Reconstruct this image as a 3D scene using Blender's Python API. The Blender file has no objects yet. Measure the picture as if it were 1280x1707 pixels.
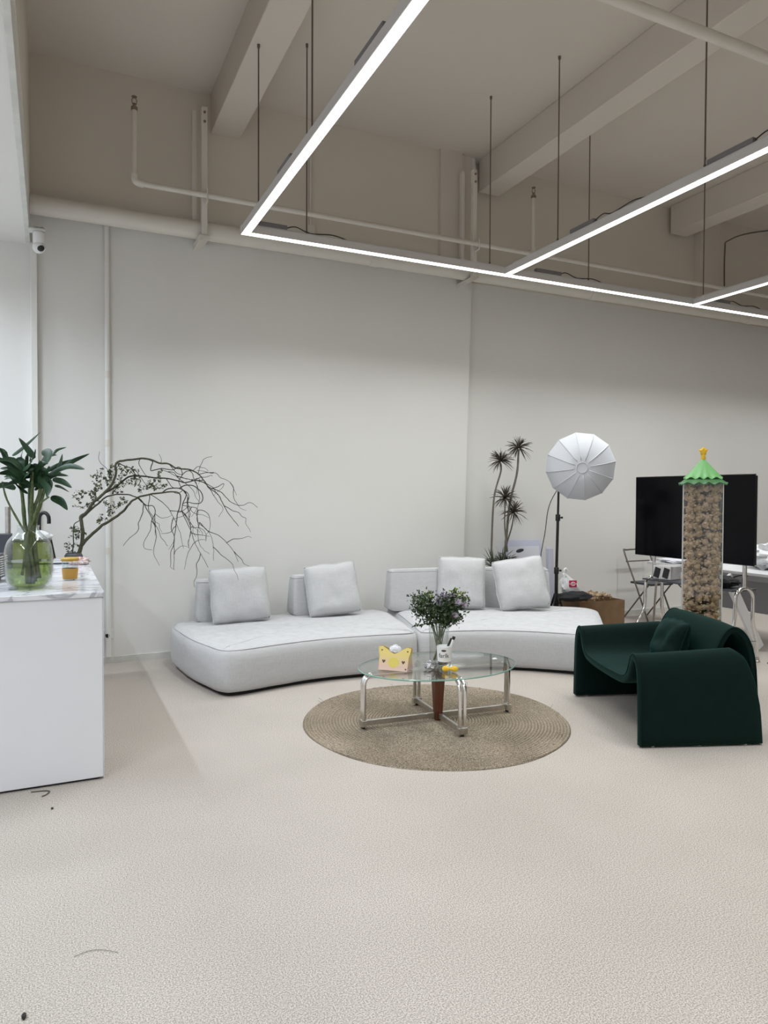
import bpy, bmesh, math, random
from math import sin, cos, pi, radians, sqrt, atan2, exp
from mathutils import Vector, Matrix, noise
random.seed(7)
SC = bpy.context.scene
COL = SC.collection

# ------------------------------------------------------------------ camera
FPX = 1190.0
YAW, PITCH, ROLL = radians(25.0), -math.atan(27.5 / 1190.0), radians(0.25)
fw = Vector((sin(YAW) * cos(PITCH), cos(YAW) * cos(PITCH), sin(PITCH)))
r0 = Vector((cos(YAW), -sin(YAW), 0)); u0 = r0.cross(fw)
rr = r0 * cos(ROLL) + u0 * sin(ROLL); uu = -r0 * sin(ROLL) + u0 * cos(ROLL)
cam = bpy.data.objects.new('camera', bpy.data.cameras.new('camera'))
COL.objects.link(cam)
cam.matrix_world = Matrix(((rr.x, uu.x, -fw.x, 0), (rr.y, uu.y, -fw.y, 0), (rr.z, uu.z, -fw.z, 1.5), (0, 0, 0, 1)))
cam.data.sensor_fit = 'HORIZONTAL'; cam.data.sensor_width = 36.0
cam.data.lens = 36.0 * FPX / 1280.0
cam.data.clip_start = 0.05; cam.data.clip_end = 100
SC.camera = cam

# ------------------------------------------------------------------ world, exposure
W = bpy.data.worlds.new('world'); SC.world = W; W.use_nodes = True
W.node_tree.nodes['Background'].inputs[0].default_value = (0.75, 0.82, 1.0, 1)
W.node_tree.nodes['Background'].inputs[1].default_value = 0.05
SC.view_settings.view_transform = 'Standard'
SC.view_settings.look = 'None'
SC.view_settings.gamma = 1.0
SC.view_settings.use_curve_mapping = False
SC.view_settings.exposure = -0.02
LAMP_FACE = 5.0        # brightness of the visible diffusers
LAMP_WATT = 7.3       # downlight of the hanging lamps, per metre
SIDE_WATT = 34.0       # downlight of the lamps under the low ceiling on the left, per metre
LAMP_SPREAD = radians(124)
SIDE_SPREAD = radians(155)

# ------------------------------------------------------------------ materials
def nmat(name):
    m = bpy.data.materials.new(name); m.use_nodes = True
    return m, m.node_tree.nodes, m.node_tree.links, m.node_tree.nodes['Principled BSDF']

def mat(name, col, rough=0.5, metal=0.0, var=0.0, vscale=8.0, bump=0.0, bscale=200.0, sheen=0.0, spec=0.5,
        stretch=(1, 1, 1), col2=None, coat=0.0, detail=4.0):
    m, N, L, b = nmat(name)
    b.inputs['Roughness'].default_value = rough
    b.inputs['Metallic'].default_value = metal
    b.inputs['Specular IOR Level'].default_value = spec
    if sheen:
        b.inputs['Sheen Weight'].default_value = sheen
        mxc = max(col); b.inputs['Sheen Tint'].default_value = tuple(0.15 + 0.85 * x / mxc for x in col) + (1,)
    if coat: b.inputs['Coat Weight'].default_value = coat
    c = (*col, 1)
    b.inputs['Base Color'].default_value = c
    tc = N.new('ShaderNodeTexCoord'); mp = N.new('ShaderNodeMapping')
    mp.inputs['Scale'].default_value = stretch
    L.new(tc.outputs['Object'], mp.inputs[0])
    if var or col2:
        n = N.new('ShaderNodeTexNoise'); n.inputs['Scale'].default_value = vscale; n.inputs['Detail'].default_value = detail
        L.new(mp.outputs[0], n.inputs['Vector'])
        r = N.new('ShaderNodeValToRGB')
        r.color_ramp.elements[0].position = 0.3; r.color_ramp.elements[1].position = 0.7
        if col2:
            r.color_ramp.elements[0].color = c; r.color_ramp.elements[1].color = (*col2, 1)
        else:
            r.color_ramp.elements[0].color = tuple(x * (1 - var) for x in col) + (1,)
            r.color_ramp.elements[1].color = tuple(min(1, x * (1 + var)) for x in col) + (1,)
        L.new(n.outputs['Fac'], r.inputs[0]); L.new(r.outputs[0], b.inputs['Base Color'])
    if bump:
        n2 = N.new('ShaderNodeTexNoise'); n2.inputs['Scale'].default_value = bscale; n2.inputs['Detail'].default_value = 3
        L.new(mp.outputs[0], n2.inputs['Vector'])
        bp = N.new('ShaderNodeBump'); bp.inputs['Strength'].default_value = bump; bp.inputs['Distance'].default_value = 0.004
        L.new(n2.outputs['Fac'], bp.inputs['Height']); L.new(bp.outputs[0], b.inputs['Normal'])
    return m

def clear_mat(name, tint=(0.96, 0.98, 0.97), rough=0.03, ior=1.45, add=0.0):
    """thin clear sheet: passes light straight through, mirrors by Fresnel"""
    m = bpy.data.materials.new(name); m.use_nodes = True
    N, L = m.node_tree.nodes, m.node_tree.links
    N.remove(N['Principled BSDF'])
    t = N.new('ShaderNodeBsdfTransparent'); t.inputs[0].default_value = (*tint, 1)
    g = N.new('ShaderNodeBsdfGlossy'); g.inputs['Roughness'].default_value = rough
    lw = N.new('ShaderNodeLayerWeight'); lw.inputs[0].default_value = 0.5
    pw = N.new('ShaderNodeMath'); pw.operation = 'POWER'; pw.inputs[1].default_value = 4.0
    L.new(lw.outputs['Facing'], pw.inputs[0])
    f = N.new('ShaderNodeMath'); f.operation = 'MULTIPLY_ADD'; f.inputs[1].default_value = 0.85; f.inputs[2].default_value = ((ior - 1) / (ior + 1)) ** 2
    L.new(pw.outputs[0], f.inputs[0])
    mx = N.new('ShaderNodeMixShader')
    fac = f.outputs[0]
    if add:
        a = N.new('ShaderNodeMath'); a.operation = 'ADD'; a.use_clamp = True; a.inputs[1].default_value = add
        L.new(fac, a.inputs[0]); fac = a.outputs[0]
    L.new(fac, mx.inputs[0]); L.new(t.outputs[0], mx.inputs[1]); L.new(g.outputs[0], mx.inputs[2])
    L.new(mx.outputs[0], N['Material Output'].inputs[0])
    return m

def emit_mat(name, col, s):
    m, N, L, b = nmat(name)
    b.inputs['Base Color'].default_value = (0.8, 0.8, 0.8, 1)
    b.inputs['Emission Color'].default_value = (*col, 1)
    b.inputs['Emission Strength'].default_value = s
    return m

def carpet_mat():
    m, N, L, b = nmat('carpet')
    b.inputs['Roughness'].default_value = 1.0; b.inputs['Specular IOR Level'].default_value = 0.1
    tc = N.new('ShaderNodeTexCoord')
    def nz(s, d=3.0):
        n = N.new('ShaderNodeTexNoise'); n.inputs['Scale'].default_value = s; n.inputs['Detail'].default_value = d
        L.new(tc.outputs['Object'], n.inputs['Vector']); return n
    def ramp(src, a, ca, z, cz):
        r = N.new('ShaderNodeValToRGB'); r.color_ramp.elements[0].position = a; r.color_ramp.elements[1].position = z
        r.color_ramp.elements[0].color = (*ca, 1); r.color_ramp.elements[1].color = (*cz, 1)
        L.new(src, r.inputs[0]); return r
    fine = ramp(nz(210, 2).outputs['Fac'], 0.36, (0.325, 0.286, 0.252), 0.64, (0.66, 0.603, 0.55))
    mid = ramp(nz(1.3, 4).outputs['Fac'], 0.3, (0.90, 0.90, 0.89), 0.7, (1.0, 1.0, 1.0))
    mx = N.new('ShaderNodeMix'); mx.data_type = 'RGBA'; mx.blend_type = 'MULTIPLY'; mx.inputs[0].default_value = 1
    L.new(fine.outputs[0], mx.inputs[6]); L.new(mid.outputs[0], mx.inputs[7])
    L.new(mx.outputs[2], b.inputs['Base Color'])
    bp = N.new('ShaderNodeBump'); bp.inputs['Strength'].default_value = 0.35; bp.inputs['Distance'].default_value = 0.006
    L.new(nz(380, 2).outputs['Fac'], bp.inputs['Height']); L.new(bp.outputs[0], b.inputs['Normal'])
    return m

def marble_mat():
    m, N, L, b = nmat('marble')
    b.inputs['Roughness'].default_value = 0.12
    tc = N.new('ShaderNodeTexCoord'); mp = N.new('ShaderNodeMapping'); mp.inputs['Rotation'].default_value = (0, 0, 0.5)
    L.new(tc.outputs['Object'], mp.inputs[0])
    n = N.new('ShaderNodeTexNoise'); n.inputs['Scale'].default_value = 3.2; n.inputs['Detail'].default_value = 8; n.inputs['Distortion'].default_value = 1.6
    L.new(mp.outputs[0], n.inputs['Vector'])
    r = N.new('ShaderNodeValToRGB')
    e = r.color_ramp.elements
    e[0].position = 0.40; e[0].color = (0.80, 0.81, 0.84, 1)
    e[1].position = 0.62; e[1].color = (0.74, 0.75, 0.79, 1)
    k = e.new(0.50); k.color = (0.42, 0.43, 0.47, 1)
    k = e.new(0.45); k.color = (0.76, 0.77, 0.8, 1)
    k = e.new(0.54); k.color = (0.72, 0.73, 0.77, 1)
    L.new(n.outputs['Fac'], r.inputs[0]); L.new(r.outputs[0], b.inputs['Base Color'])
    return m

def linen_mat(name, col, dark=0.82):
    m, N, L, b = nmat(name)
    b.inputs['Roughness'].default_value = 0.95; b.inputs['Specular IOR Level'].default_value = 0.15
    b.inputs['Sheen Weight'].default_value = 0.15
    tc = N.new('ShaderNodeTexCoord')
    outs = []
    for st in ((14, 14, 420), (380, 380, 14)):
        mp = N.new('ShaderNodeMapping'); mp.inputs['Scale'].default_value = st
        n = N.new('ShaderNodeTexNoise'); n.inputs['Scale'].default_value = 1.0; n.inputs['Detail'].default_value = 2
        L.new(tc.outputs['Object'], mp.inputs[0]); L.new(mp.outputs[0], n.inputs['Vector']); outs.append(n.outputs['Fac'])
    ad = N.new('ShaderNodeMath'); ad.operation = 'ADD'; L.new(outs[0], ad.inputs[0]); L.new(outs[1], ad.inputs[1])
    r = N.new('ShaderNodeValToRGB')
    r.color_ramp.elements[0].position = 0.35; r.color_ramp.elements[0].color = tuple(c * dark for c in col) + (1,)
    r.color_ramp.elements[1].position = 0.65; r.color_ramp.elements[1].color = (*col, 1)
    hl = N.new('ShaderNodeMath'); hl.operation = 'MULTIPLY'; hl.inputs[1].default_value = 0.5
    L.new(ad.outputs[0], hl.inputs[0]); L.new(hl.outputs[0], r.inputs[0]); L.new(r.outputs[0], b.inputs['Base Color'])
    bp = N.new('ShaderNodeBump'); bp.inputs['Strength'].default_value = 0.25; bp.inputs['Distance'].default_value = 0.003
    L.new(hl.outputs[0], bp.inputs['Height']); L.new(bp.outputs[0], b.inputs['Normal'])
    return m

def jute_mat():
    m, N, L, b = nmat('jute')
    b.inputs['Roughness'].default_value = 1.0; b.inputs['Specular IOR Level'].default_value = 0.1
    tc = N.new('ShaderNodeTexCoord')
    n = N.new('ShaderNodeTexNoise'); n.inputs['Scale'].default_value = 150; n.inputs['Detail'].default_value = 4
    n2 = N.new('ShaderNodeTexNoise'); n2.inputs['Scale'].default_value = 3.0; n2.inputs['Detail'].default_value = 3
    for k in (n, n2): L.new(tc.outputs['Object'], k.inputs['Vector'])
    r = N.new('ShaderNodeValToRGB')
    r.color_ramp.elements[0].position = 0.33; r.color_ramp.elements[0].color = (0.17, 0.135, 0.10, 1)
    r.color_ramp.elements[1].position = 0.67; r.color_ramp.elements[1].color = (0.52, 0.445, 0.35, 1)
    r2 = N.new('ShaderNodeValToRGB')
    r2.color_ramp.elements[0].position = 0.35; r2.color_ramp.elements[0].color = (0.8, 0.8, 0.8, 1)
    r2.color_ramp.elements[1].position = 0.7; r2.color_ramp.elements[1].color = (1, 0.98, 0.94, 1)
    L.new(n.outputs['Fac'], r.inputs[0]); L.new(n2.outputs['Fac'], r2.inputs[0])
    mx = N.new('ShaderNodeMix'); mx.data_type = 'RGBA'; mx.blend_type = 'MULTIPLY'; mx.inputs[0].default_value = 1
    L.new(r.outputs[0], mx.inputs[6]); L.new(r2.outputs[0], mx.inputs[7])
    w = N.new('ShaderNodeTexWave'); w.wave_type = 'RINGS'; w.rings_direction = 'Z'; w.inputs['Scale'].default_value = 15.5
    w.inputs['Distortion'].default_value = 0.8; w.inputs['Detail'].default_value = 2; w.inputs['Detail Scale'].default_value = 6
    L.new(tc.outputs['Object'], w.inputs['Vector'])
    r3 = N.new('ShaderNodeValToRGB'); r3.color_ramp.elements[0].color = (0.70, 0.685, 0.66, 1); r3.color_ramp.elements[0].position = 0.15
    r3.color_ramp.elements[1].color = (1, 1, 1, 1); r3.color_ramp.elements[1].position = 0.6
    L.new(w.outputs['Fac'], r3.inputs[0])
    mx2 = N.new('ShaderNodeMix'); mx2.data_type = 'RGBA'; mx2.blend_type = 'MULTIPLY'; mx2.inputs[0].default_value = 1
    L.new(mx.outputs[2], mx2.inputs[6]); L.new(r3.outputs[0], mx2.inputs[7]); L.new(mx2.outputs[2], b.inputs['Base Color'])
    bp = N.new('ShaderNodeBump'); bp.inputs['Strength'].default_value = 0.6; bp.inputs['Distance'].default_value = 0.005
    L.new(n.outputs['Fac'], bp.inputs['Height']); L.new(bp.outputs[0], b.inputs['Normal'])
    return m

M = {}
M['wallup'] = mat('upper_wall_bounce_tint', (0.73, 0.675, 0.595), 0.95, var=0.015, vscale=1.3, spec=0.1)  # dim warm bounce light on the upper walls, painted into the colour
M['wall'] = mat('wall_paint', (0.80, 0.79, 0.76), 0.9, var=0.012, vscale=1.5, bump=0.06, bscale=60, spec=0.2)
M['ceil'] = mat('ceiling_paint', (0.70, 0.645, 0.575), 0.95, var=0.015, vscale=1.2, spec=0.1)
M['pipe'] = mat('painted_pipe', (0.73, 0.69, 0.625), 0.6, var=0.02, vscale=6)
M['base'] = mat('baseboard_paint', (0.66, 0.66, 0.62), 0.7, var=0.08, vscale=9)
M['rust'] = mat('bare_sprinkler_metal', (0.30, 0.24, 0.18), 0.55, 0.6, var=0.3, vscale=40)
M['rod'] = mat('dark_rod', (0.16, 0.14, 0.12), 0.5, 0.7)
M['alu'] = mat('lamp_aluminium', (0.66, 0.64, 0.63), 0.5, 0.2)
M['driver'] = mat('driver_grey', (0.2, 0.19, 0.2), 0.6)
M['strip'] = emit_mat('lamp_diffuser', (1.0, 0.99, 0.97), LAMP_FACE)
M['strip2'] = emit_mat('side_lamp_diffuser', (0.90, 0.95, 1.0), LAMP_FACE)
M['carpet'] = carpet_mat()
M['linen'] = linen_mat('grey_linen', (0.60, 0.60, 0.605))
M['linen2'] = linen_mat('grey_linen_pillow', (0.64, 0.64, 0.645))
M['piping'] = mat('linen_piping', (0.55, 0.55, 0.56), 0.9)
M['plinth'] = mat('black_plinth', (0.015, 0.015, 0.015), 0.8)
M['jute'] = jute_mat()
M['velvet'] = mat('green_velvet', (0.0008, 0.0092, 0.0072), 0.8, var=0.10, vscale=14, sheen=0.06, spec=0.15, bump=0.08, bscale=300)
M['velvetp'] = mat('green_velvet_piping', (0.0008, 0.0092, 0.0072), 0.8, sheen=0.1, spec=0.15)
M['chrome'] = mat('chrome', (0.72, 0.71, 0.70), 0.16, 1.0)
M['chromeb'] = mat('brushed_steel', (0.55, 0.53, 0.50), 0.3, 1.0, var=0.08, vscale=40)
M['rubber'] = mat('black_rubber', (0.02, 0.02, 0.02), 0.7)
M['wood'] = mat('red_brown_wood', (0.115, 0.035, 0.015), 0.35, var=0.3, vscale=7, stretch=(6, 6, 0.6))
M['tglass'] = clear_mat('table_glass', (0.955, 0.975, 0.965), 0.02, 1.5, add=0.03)
M['tedge'] = mat('glass_edge_green', (0.22, 0.40, 0.34), 0.15, spec=0.8)
M['glass'] = clear_mat('clear_glass', (0.97, 0.985, 0.98), 0.03, 1.45, add=0.02)
M['acrylic'] = clear_mat('clear_acrylic', (0.97, 0.975, 0.965), 0.05, 1.4, add=0.03)
M['acredge'] = mat('acrylic_edge', (0.62, 0.62, 0.58), 0.25)
M['water'] = clear_mat('green_tinted_water', (0.58, 0.66, 0.34), 0.03, 1.33, add=0.02)
M['white'] = mat('white_laminate', (0.80, 0.80, 0.825), 0.42, var=0.01, vscale=2)
M['whitep'] = mat('white_plastic', (0.80, 0.80, 0.80), 0.4)
M['marble'] = marble_mat()
M['black'] = mat('black_plastic', (0.012, 0.012, 0.013), 0.4)
M['screen'] = mat('dark_screen', (0.003, 0.003, 0.0045), 0.12, spec=0.12)
M['leaf'] = mat('dark_green_leaf', (0.016, 0.048, 0.018), 0.5, var=0.35, vscale=22, spec=0.3)
M['stem'] = mat('green_stem', (0.09, 0.125, 0.045), 0.55, var=0.3, vscale=60)
M['bark'] = mat('branch_bark', (0.028, 0.025, 0.020), 0.85, var=0.35, vscale=50)
M['barkg'] = mat('mossy_bark', (0.065, 0.062, 0.036), 0.85, var=0.35, vscale=40)
M['bud'] = mat('dried_leaflet', (0.07, 0.085, 0.035), 0.8, var=0.45, vscale=9)
M['dstem'] = mat('dracaena_cane', (0.15, 0.135, 0.11), 0.9, var=0.25, vscale=70)
M['dleaf'] = mat('dracaena_leaf', (0.060, 0.048, 0.034), 0.6, var=0.4, vscale=30)
M['dleafg'] = mat('dracaena_leaf_green', (0.045, 0.062, 0.028), 0.6, var=0.4, vscale=30)
M['pot'] = mat('grey_pot', (0.3, 0.3, 0.3), 0.7)
M['soil'] = mat('potting_soil', (0.04, 0.03, 0.02), 1.0, var=0.4, vscale=90)
M['softw'] = mat('white_diffusion_cloth', (0.70, 0.72, 0.77), 0.8, var=0.015, vscale=7)
M['softr'] = mat('grey_stitched_seam', (0.62, 0.63, 0.65), 0.8)
M['board'] = mat('pale_lilac_board', (0.60, 0.61, 0.72), 0.6)
M['boardw'] = mat('white_board', (0.75, 0.75, 0.80), 0.6)
M['card'] = mat('brown_cardboard', (0.22, 0.135, 0.07), 0.9, var=0.08, vscale=12)
M['plush'] = mat('beige_plush', (0.54, 0.40, 0.285), 1.0, var=0.12, vscale=30, bump=0.3, bscale=130, sheen=0.3, spec=0.1)
M['plush2'] = mat('tan_plush', (0.48, 0.355, 0.225), 1.0, var=0.12, vscale=30, bump=0.3, bscale=130, sheen=0.3, spec=0.1)
M['core'] = mat('gap_shade_brown', (0.17, 0.115, 0.08), 1.0)  # dark tone standing for the shade between the toys
M['eye'] = mat('dark_nose', (0.02, 0.012, 0.01), 0.4)
M['green1'] = mat('light_green_roof', (0.15, 0.42, 0.13), 0.4)
M['green2'] = mat('shaded_green_roof', (0.055, 0.18, 0.06), 0.45)  # roof green with the shade on the lower tier painted in
M['yellow'] = mat('bright_yellow', (0.82, 0.50, 0.02), 0.4)
M['bag'] = mat('white_plastic_bag', (0.78, 0.78, 0.79), 0.35)
M['red'] = mat('crimson_print', (0.48, 0.012, 0.07), 0.5)
M['blackcloth'] = mat('black_fabric', (0.010, 0.010, 0.012), 0.85)
M['desk'] = mat('white_desk', (0.74, 0.74, 0.75), 0.35)
M['deskside'] = mat('grey_desk_edge', (0.36, 0.36, 0.38), 0.5)
M['lid'] = mat('mustard_lid', (0.52, 0.32, 0.045), 0.5)
M['amber'] = mat('amber_sleeve', (0.55, 0.30, 0.055), 0.5)
M['olive'] = mat('olive_panel', (0.16, 0.185, 0.02), 0.5, var=0.12, vscale=6)
M['cloth'] = mat('white_cloth', (0.72, 0.72, 0.73), 0.9)
M['charcoal'] = mat('charcoal_box', (0.045, 0.048, 0.058), 0.5)
M['foil'] = mat('silver_foil', (0.62, 0.62, 0.66), 0.25, 0.8)
M['pink'] = mat('pink_wrapping', (0.68, 0.42, 0.37), 0.6, col2=(0.78, 0.70, 0.68), vscale=25)
M['brownprint'] = mat('brown_print', (0.08, 0.045, 0.035), 0.6)
M['lilac'] = mat('lilac_petal', (0.55, 0.48, 0.58), 0.8, var=0.15, vscale=40)
M['mauve'] = mat('grey_mauve_flower', (0.23, 0.20, 0.27), 0.9, var=0.4, vscale=40)
M['lime'] = mat('yellow_green_flower', (0.20, 0.26, 0.045), 0.8, var=0.3, vscale=40)
M['fol'] = mat('bouquet_foliage', (0.045, 0.075, 0.030), 0.75, var=0.4, vscale=30)
M['tissue'] = mat('tissue_paper', (0.82, 0.82, 0.86), 0.9)
M['tbox'] = None
M['ink'] = mat('black_ink', (0.012, 0.012, 0.012), 0.6)
M['vase_dark'] = mat('dark_stone_vase', (0.06, 0.06, 0.065), 0.6, var=0.3, vscale=30)

def tissue_box_mat():
    m, N, L, b = nmat('tissue_box_print')
    b.inputs['Roughness'].default_value = 0.45
    tc = N.new('ShaderNodeTexCoord'); sp = N.new('ShaderNodeSeparateXYZ'); L.new(tc.outputs['Object'], sp.inputs[0])
    r = N.new('ShaderNodeValToRGB')
    r.color_ramp.elements[0].position = 0.02; r.color_ramp.elements[0].color = (0.66, 0.47, 0.38, 1)
    r.color_ramp.elements[1].position = 0.10; r.color_ramp.elements[1].color = (0.72, 0.56, 0.17, 1)
    L.new(sp.outputs['Z'], r.inputs[0]); L.new(r.outputs[0], b.inputs['Base Color'])
    return m
M['tbox'] = tissue_box_mat()

# ------------------------------------------------------------------ mesh helpers
def tag(o, label=None, cat=None, group=None, kind=None):
    if label: o['label'] = label
    if cat: o['category'] = cat
    if group: o['group'] = group
    if kind: o['kind'] = kind
    return o

def empty(name, loc=(0, 0, 0), rz=0.0, label=None, cat=None, group=None):
    o = bpy.data.objects.new(name, None); COL.objects.link(o)
    o.location = loc; o.rotation_euler = (0, 0, rz); o.empty_display_size = 0.1
    return tag(o, label, cat, group)

def catmull(pts, n=6, closed=False):
    P = [Vector(p) for p in pts]; out = []
    m = len(P)
    rng = range(m) if closed else range(m - 1)
    for i in rng:
        if closed: a, b, c, d = P[(i - 1) % m], P[i], P[(i + 1) % m], P[(i + 2) % m]
        else: a, b, c, d = P[max(i - 1, 0)], P[i], P[i + 1], P[min(i + 2, m - 1)]
        for k in range(n):
            t = k / n
            out.append(0.5 * ((2 * b) + (c - a) * t + (2 * a - 5 * b + 4 * c - d) * t * t + (3 * b - a - 3 * c + d) * t ** 3))
    if not closed: out.append(P[-1].copy())
    return out

class MB:
    def __init__(s): s.v = []; s.f = []; s.mi = []; s.cur = 0
    def add(s, vs, fs):
        o = len(s.v); s.v += [tuple(v) for v in vs]; s.f += [tuple(i + o for i in f) for f in fs]; s.mi += [s.cur] * len(fs)
    def box(s, c, d, mx=None):
        x, y, z = d[0] / 2, d[1] / 2, d[2] / 2
        vs = [Vector((a, b, e)) for a in (-x, x) for b in (-y, y) for e in (-z, z)]
        if mx is not None: vs = [mx @ v for v in vs]
        vs = [v + Vector(c) for v in vs]
        s.add(vs, [(0, 1, 3, 2), (4, 6, 7, 5), (0, 4, 5, 1), (2, 3, 7, 6), (0, 2, 6, 4), (1, 5, 7, 3)])
    def span(s, a, b):
        s.box([(a[i] + b[i]) / 2 for i in range(3)], [abs(b[i] - a[i]) for i in range(3)])
    def tube(s, pts, r, n=8, cap=True, closed=False):
        P = [Vector(p) for p in pts]; m = len(P)
        R = r if isinstance(r, (list, tuple)) else [r] * m
        prev = None; vs = []
        for i in range(m):
            if closed: t = P[(i + 1) % m] - P[i - 1]
            else: t = P[min(i + 1, m - 1)] - P[max(i - 1, 0)]
            if t.length < 1e-9: t = Vector((0, 0, 1))
            t.normalize()
            if prev is None:
                a = Vector((0, 0, 1)) if abs(t.z) < 0.9 else Vector((1, 0, 0))
                prev = (a - t * a.dot(t)).normalized()
            else:
                q = prev - t * prev.dot(t)
                prev = q.normalized() if q.length > 1e-6 else prev
            bn = t.cross(prev)
            for k in range(n):
                an = 2 * pi * k / n
                vs.append(P[i] + (prev * cos(an) + bn * sin(an)) * R[i])
        fs = []
        for i in range(m if closed else m - 1):
            j = (i + 1) % m
            for k in range(n):
                l = (k + 1) % n
                fs.append((i * n + k, i * n + l, j * n + l, j * n + k))
        if cap and not closed:
            fs.append(tuple(range(n - 1, -1, -1))); fs.append(tuple((m - 1) * n + k for k in range(n)))
        s.add(vs, fs)
    def lathe(s, prof, n=24, c=(0, 0, 0), cap0=True, cap1=True, sx=1.0, sy=1.0):
        vs = [(c[0] + r * cos(2 * pi * k / n) * sx, c[1] + r * sin(2 * pi * k / n) * sy, c[2] + z) for r, z in prof for k in range(n)]
        m = len(prof); fs = []
        for i in range(m - 1):
            for k in range(n):
                l = (k + 1) % n
                fs.append((i * n + k, i * n + l, (i + 1) * n + l, (i + 1) * n + k))
        if cap0: fs.append(tuple(range(n - 1, -1, -1)))
        if cap1: fs.append(tuple((m - 1) * n + k for k in range(n)))
        s.add(vs, fs)
    def prism(s, poly, z0, z1):
        n = len(poly)
        vs = [(p[0], p[1], z0) for p in poly] + [(p[0], p[1], z1) for p in poly]
        fs = [tuple(range(n - 1, -1, -1)), tuple(range(n, 2 * n))] + [(i, (i + 1) % n, n + (i + 1) % n, n + i) for i in range(n)]
        s.add(vs, fs)
    def rings(s, R, cap0=True, cap1=True, closed=True):
        n = len(R[0]); vs = [p for r in R for p in r]; fs = []
        for i in range(len(R) - 1):
            for k in range(n if closed else n - 1):
                l = (k + 1) % n
                fs.append((i * n + k, i * n + l, (i + 1) * n + l, (i + 1) * n + k))
        if cap0: fs.append(tuple(range(n - 1, -1, -1)))
        if cap1: fs.append(tuple((len(R) - 1) * n + k for k in range(n)))
        s.add(vs, fs)
    def ball(s, c, r, nu=10, nv=6, mx=None):
        rx, ry, rz = r if isinstance(r, (tuple, list)) else (r, r, r)
        vs = [Vector((0, 0, -rz))]; fs = []
        for i in range(1, nv):
            ph = -pi / 2 + pi * i / nv
            for k in range(nu):
                a = 2 * pi * k / nu
                vs.append(Vector((rx * cos(ph) * cos(a), ry * cos(ph) * sin(a), rz * sin(ph))))
        vs.append(Vector((0, 0, rz)))
        for k in range(nu): fs.append((0, 1 + (k + 1) % nu, 1 + k))
        for i in range(nv - 2):
            for k in range(nu):
                a = 1 + i * nu + k; b = 1 + i * nu + (k + 1) % nu
                fs.append((a, b, b + nu, a + nu))
        t = len(vs) - 1
        for k in range(nu): fs.append((t, 1 + (nv - 2) * nu + k, 1 + (nv - 2) * nu + (k + 1) % nu))
        if mx is not None: vs = [mx @ v for v in vs]
        s.add([v + Vector(c) for v in vs], fs)
    def build(s, name, m, parent=None, smooth=False, bevel=0.0, seg=2, loc=None, ang=35, mats=None):
        me = bpy.data.meshes.new(name); me.from_pydata(s.v, [], s.f)
        for k in (mats or [m]): me.materials.append(k)
        if mats: me.polygons.foreach_set('material_index', s.mi)
        bm = bmesh.new(); bm.from_mesh(me); bmesh.ops.recalc_face_normals(bm, faces=bm.faces); bm.to_mesh(me); bm.free()
        if smooth:
            me.polygons.foreach_set('use_smooth', [True] * len(me.polygons))
            if smooth != 2: me.set_sharp_from_angle(angle=radians(ang if smooth is True else smooth))
        me.update()
        o = bpy.data.objects.new(name, me); COL.objects.link(o)
        if parent: o.parent = parent
        if loc: o.location = loc
        if bevel:
            b = o.modifiers.new('bevel', 'BEVEL'); b.width = bevel; b.segments = seg; b.limit_method = 'ANGLE'; b.angle_limit = radians(40)
        return o

def part_box(name, m, parent, a, b, bevel=0.0):
    k = MB(); k.span(a, b); return k.build(name, m, parent, bevel=bevel)

def copy_tree(o, parent=None):
    c = o.copy(); COL.objects.link(c); c.parent = parent
    for ch in [x for x in o.children]:
        copy_tree(ch, c)
    return c

def text_mesh(body, size):
    cu = bpy.data.curves.new('txt', 'FONT'); cu.body = body; cu.size = size; cu.align_x = 'CENTER'; cu.extrude = 0.0
    o = bpy.data.objects.new('txt', cu); COL.objects.link(o)
    dg = bpy.context.evaluated_depsgraph_get()
    me = bpy.data.meshes.new_from_object(o.evaluated_get(dg))
    vs = [v.co.copy() for v in me.vertices]; fs = [tuple(p.vertices) for p in me.polygons]
    bpy.data.objects.remove(o); bpy.data.curves.remove(cu); bpy.data.meshes.remove(me)
    return vs, fs

# ------------------------------------------------------------------ the room
YB, ZC = 6.76, 5.2
XL, XS, XR, YF = -3.6, -0.148, 12.5, -4.0   # far left wall, edge of low ceiling, right wall, wall behind the camera
def struct(name, mb, m, label, parent=None, **k):
    o = mb.build(name, m, parent, **k)
    if not parent: tag(o, label, kind='structure')
    return o
b = MB(); b.span((XL, YF, -0.1), (XR, YB + 0.2, 0)); struct('floor', b, M['carpet'], 'beige short-pile carpet floor')
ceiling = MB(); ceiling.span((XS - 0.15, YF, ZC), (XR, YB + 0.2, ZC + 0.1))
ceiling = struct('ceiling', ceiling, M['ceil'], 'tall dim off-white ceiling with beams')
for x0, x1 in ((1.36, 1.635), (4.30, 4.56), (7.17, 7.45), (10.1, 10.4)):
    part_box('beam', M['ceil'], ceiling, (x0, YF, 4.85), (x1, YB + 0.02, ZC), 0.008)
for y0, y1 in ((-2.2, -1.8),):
    part_box('beam', M['ceil'], ceiling, (XS, y0, 4.80), (XR, y1, ZC), 0.008)
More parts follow.
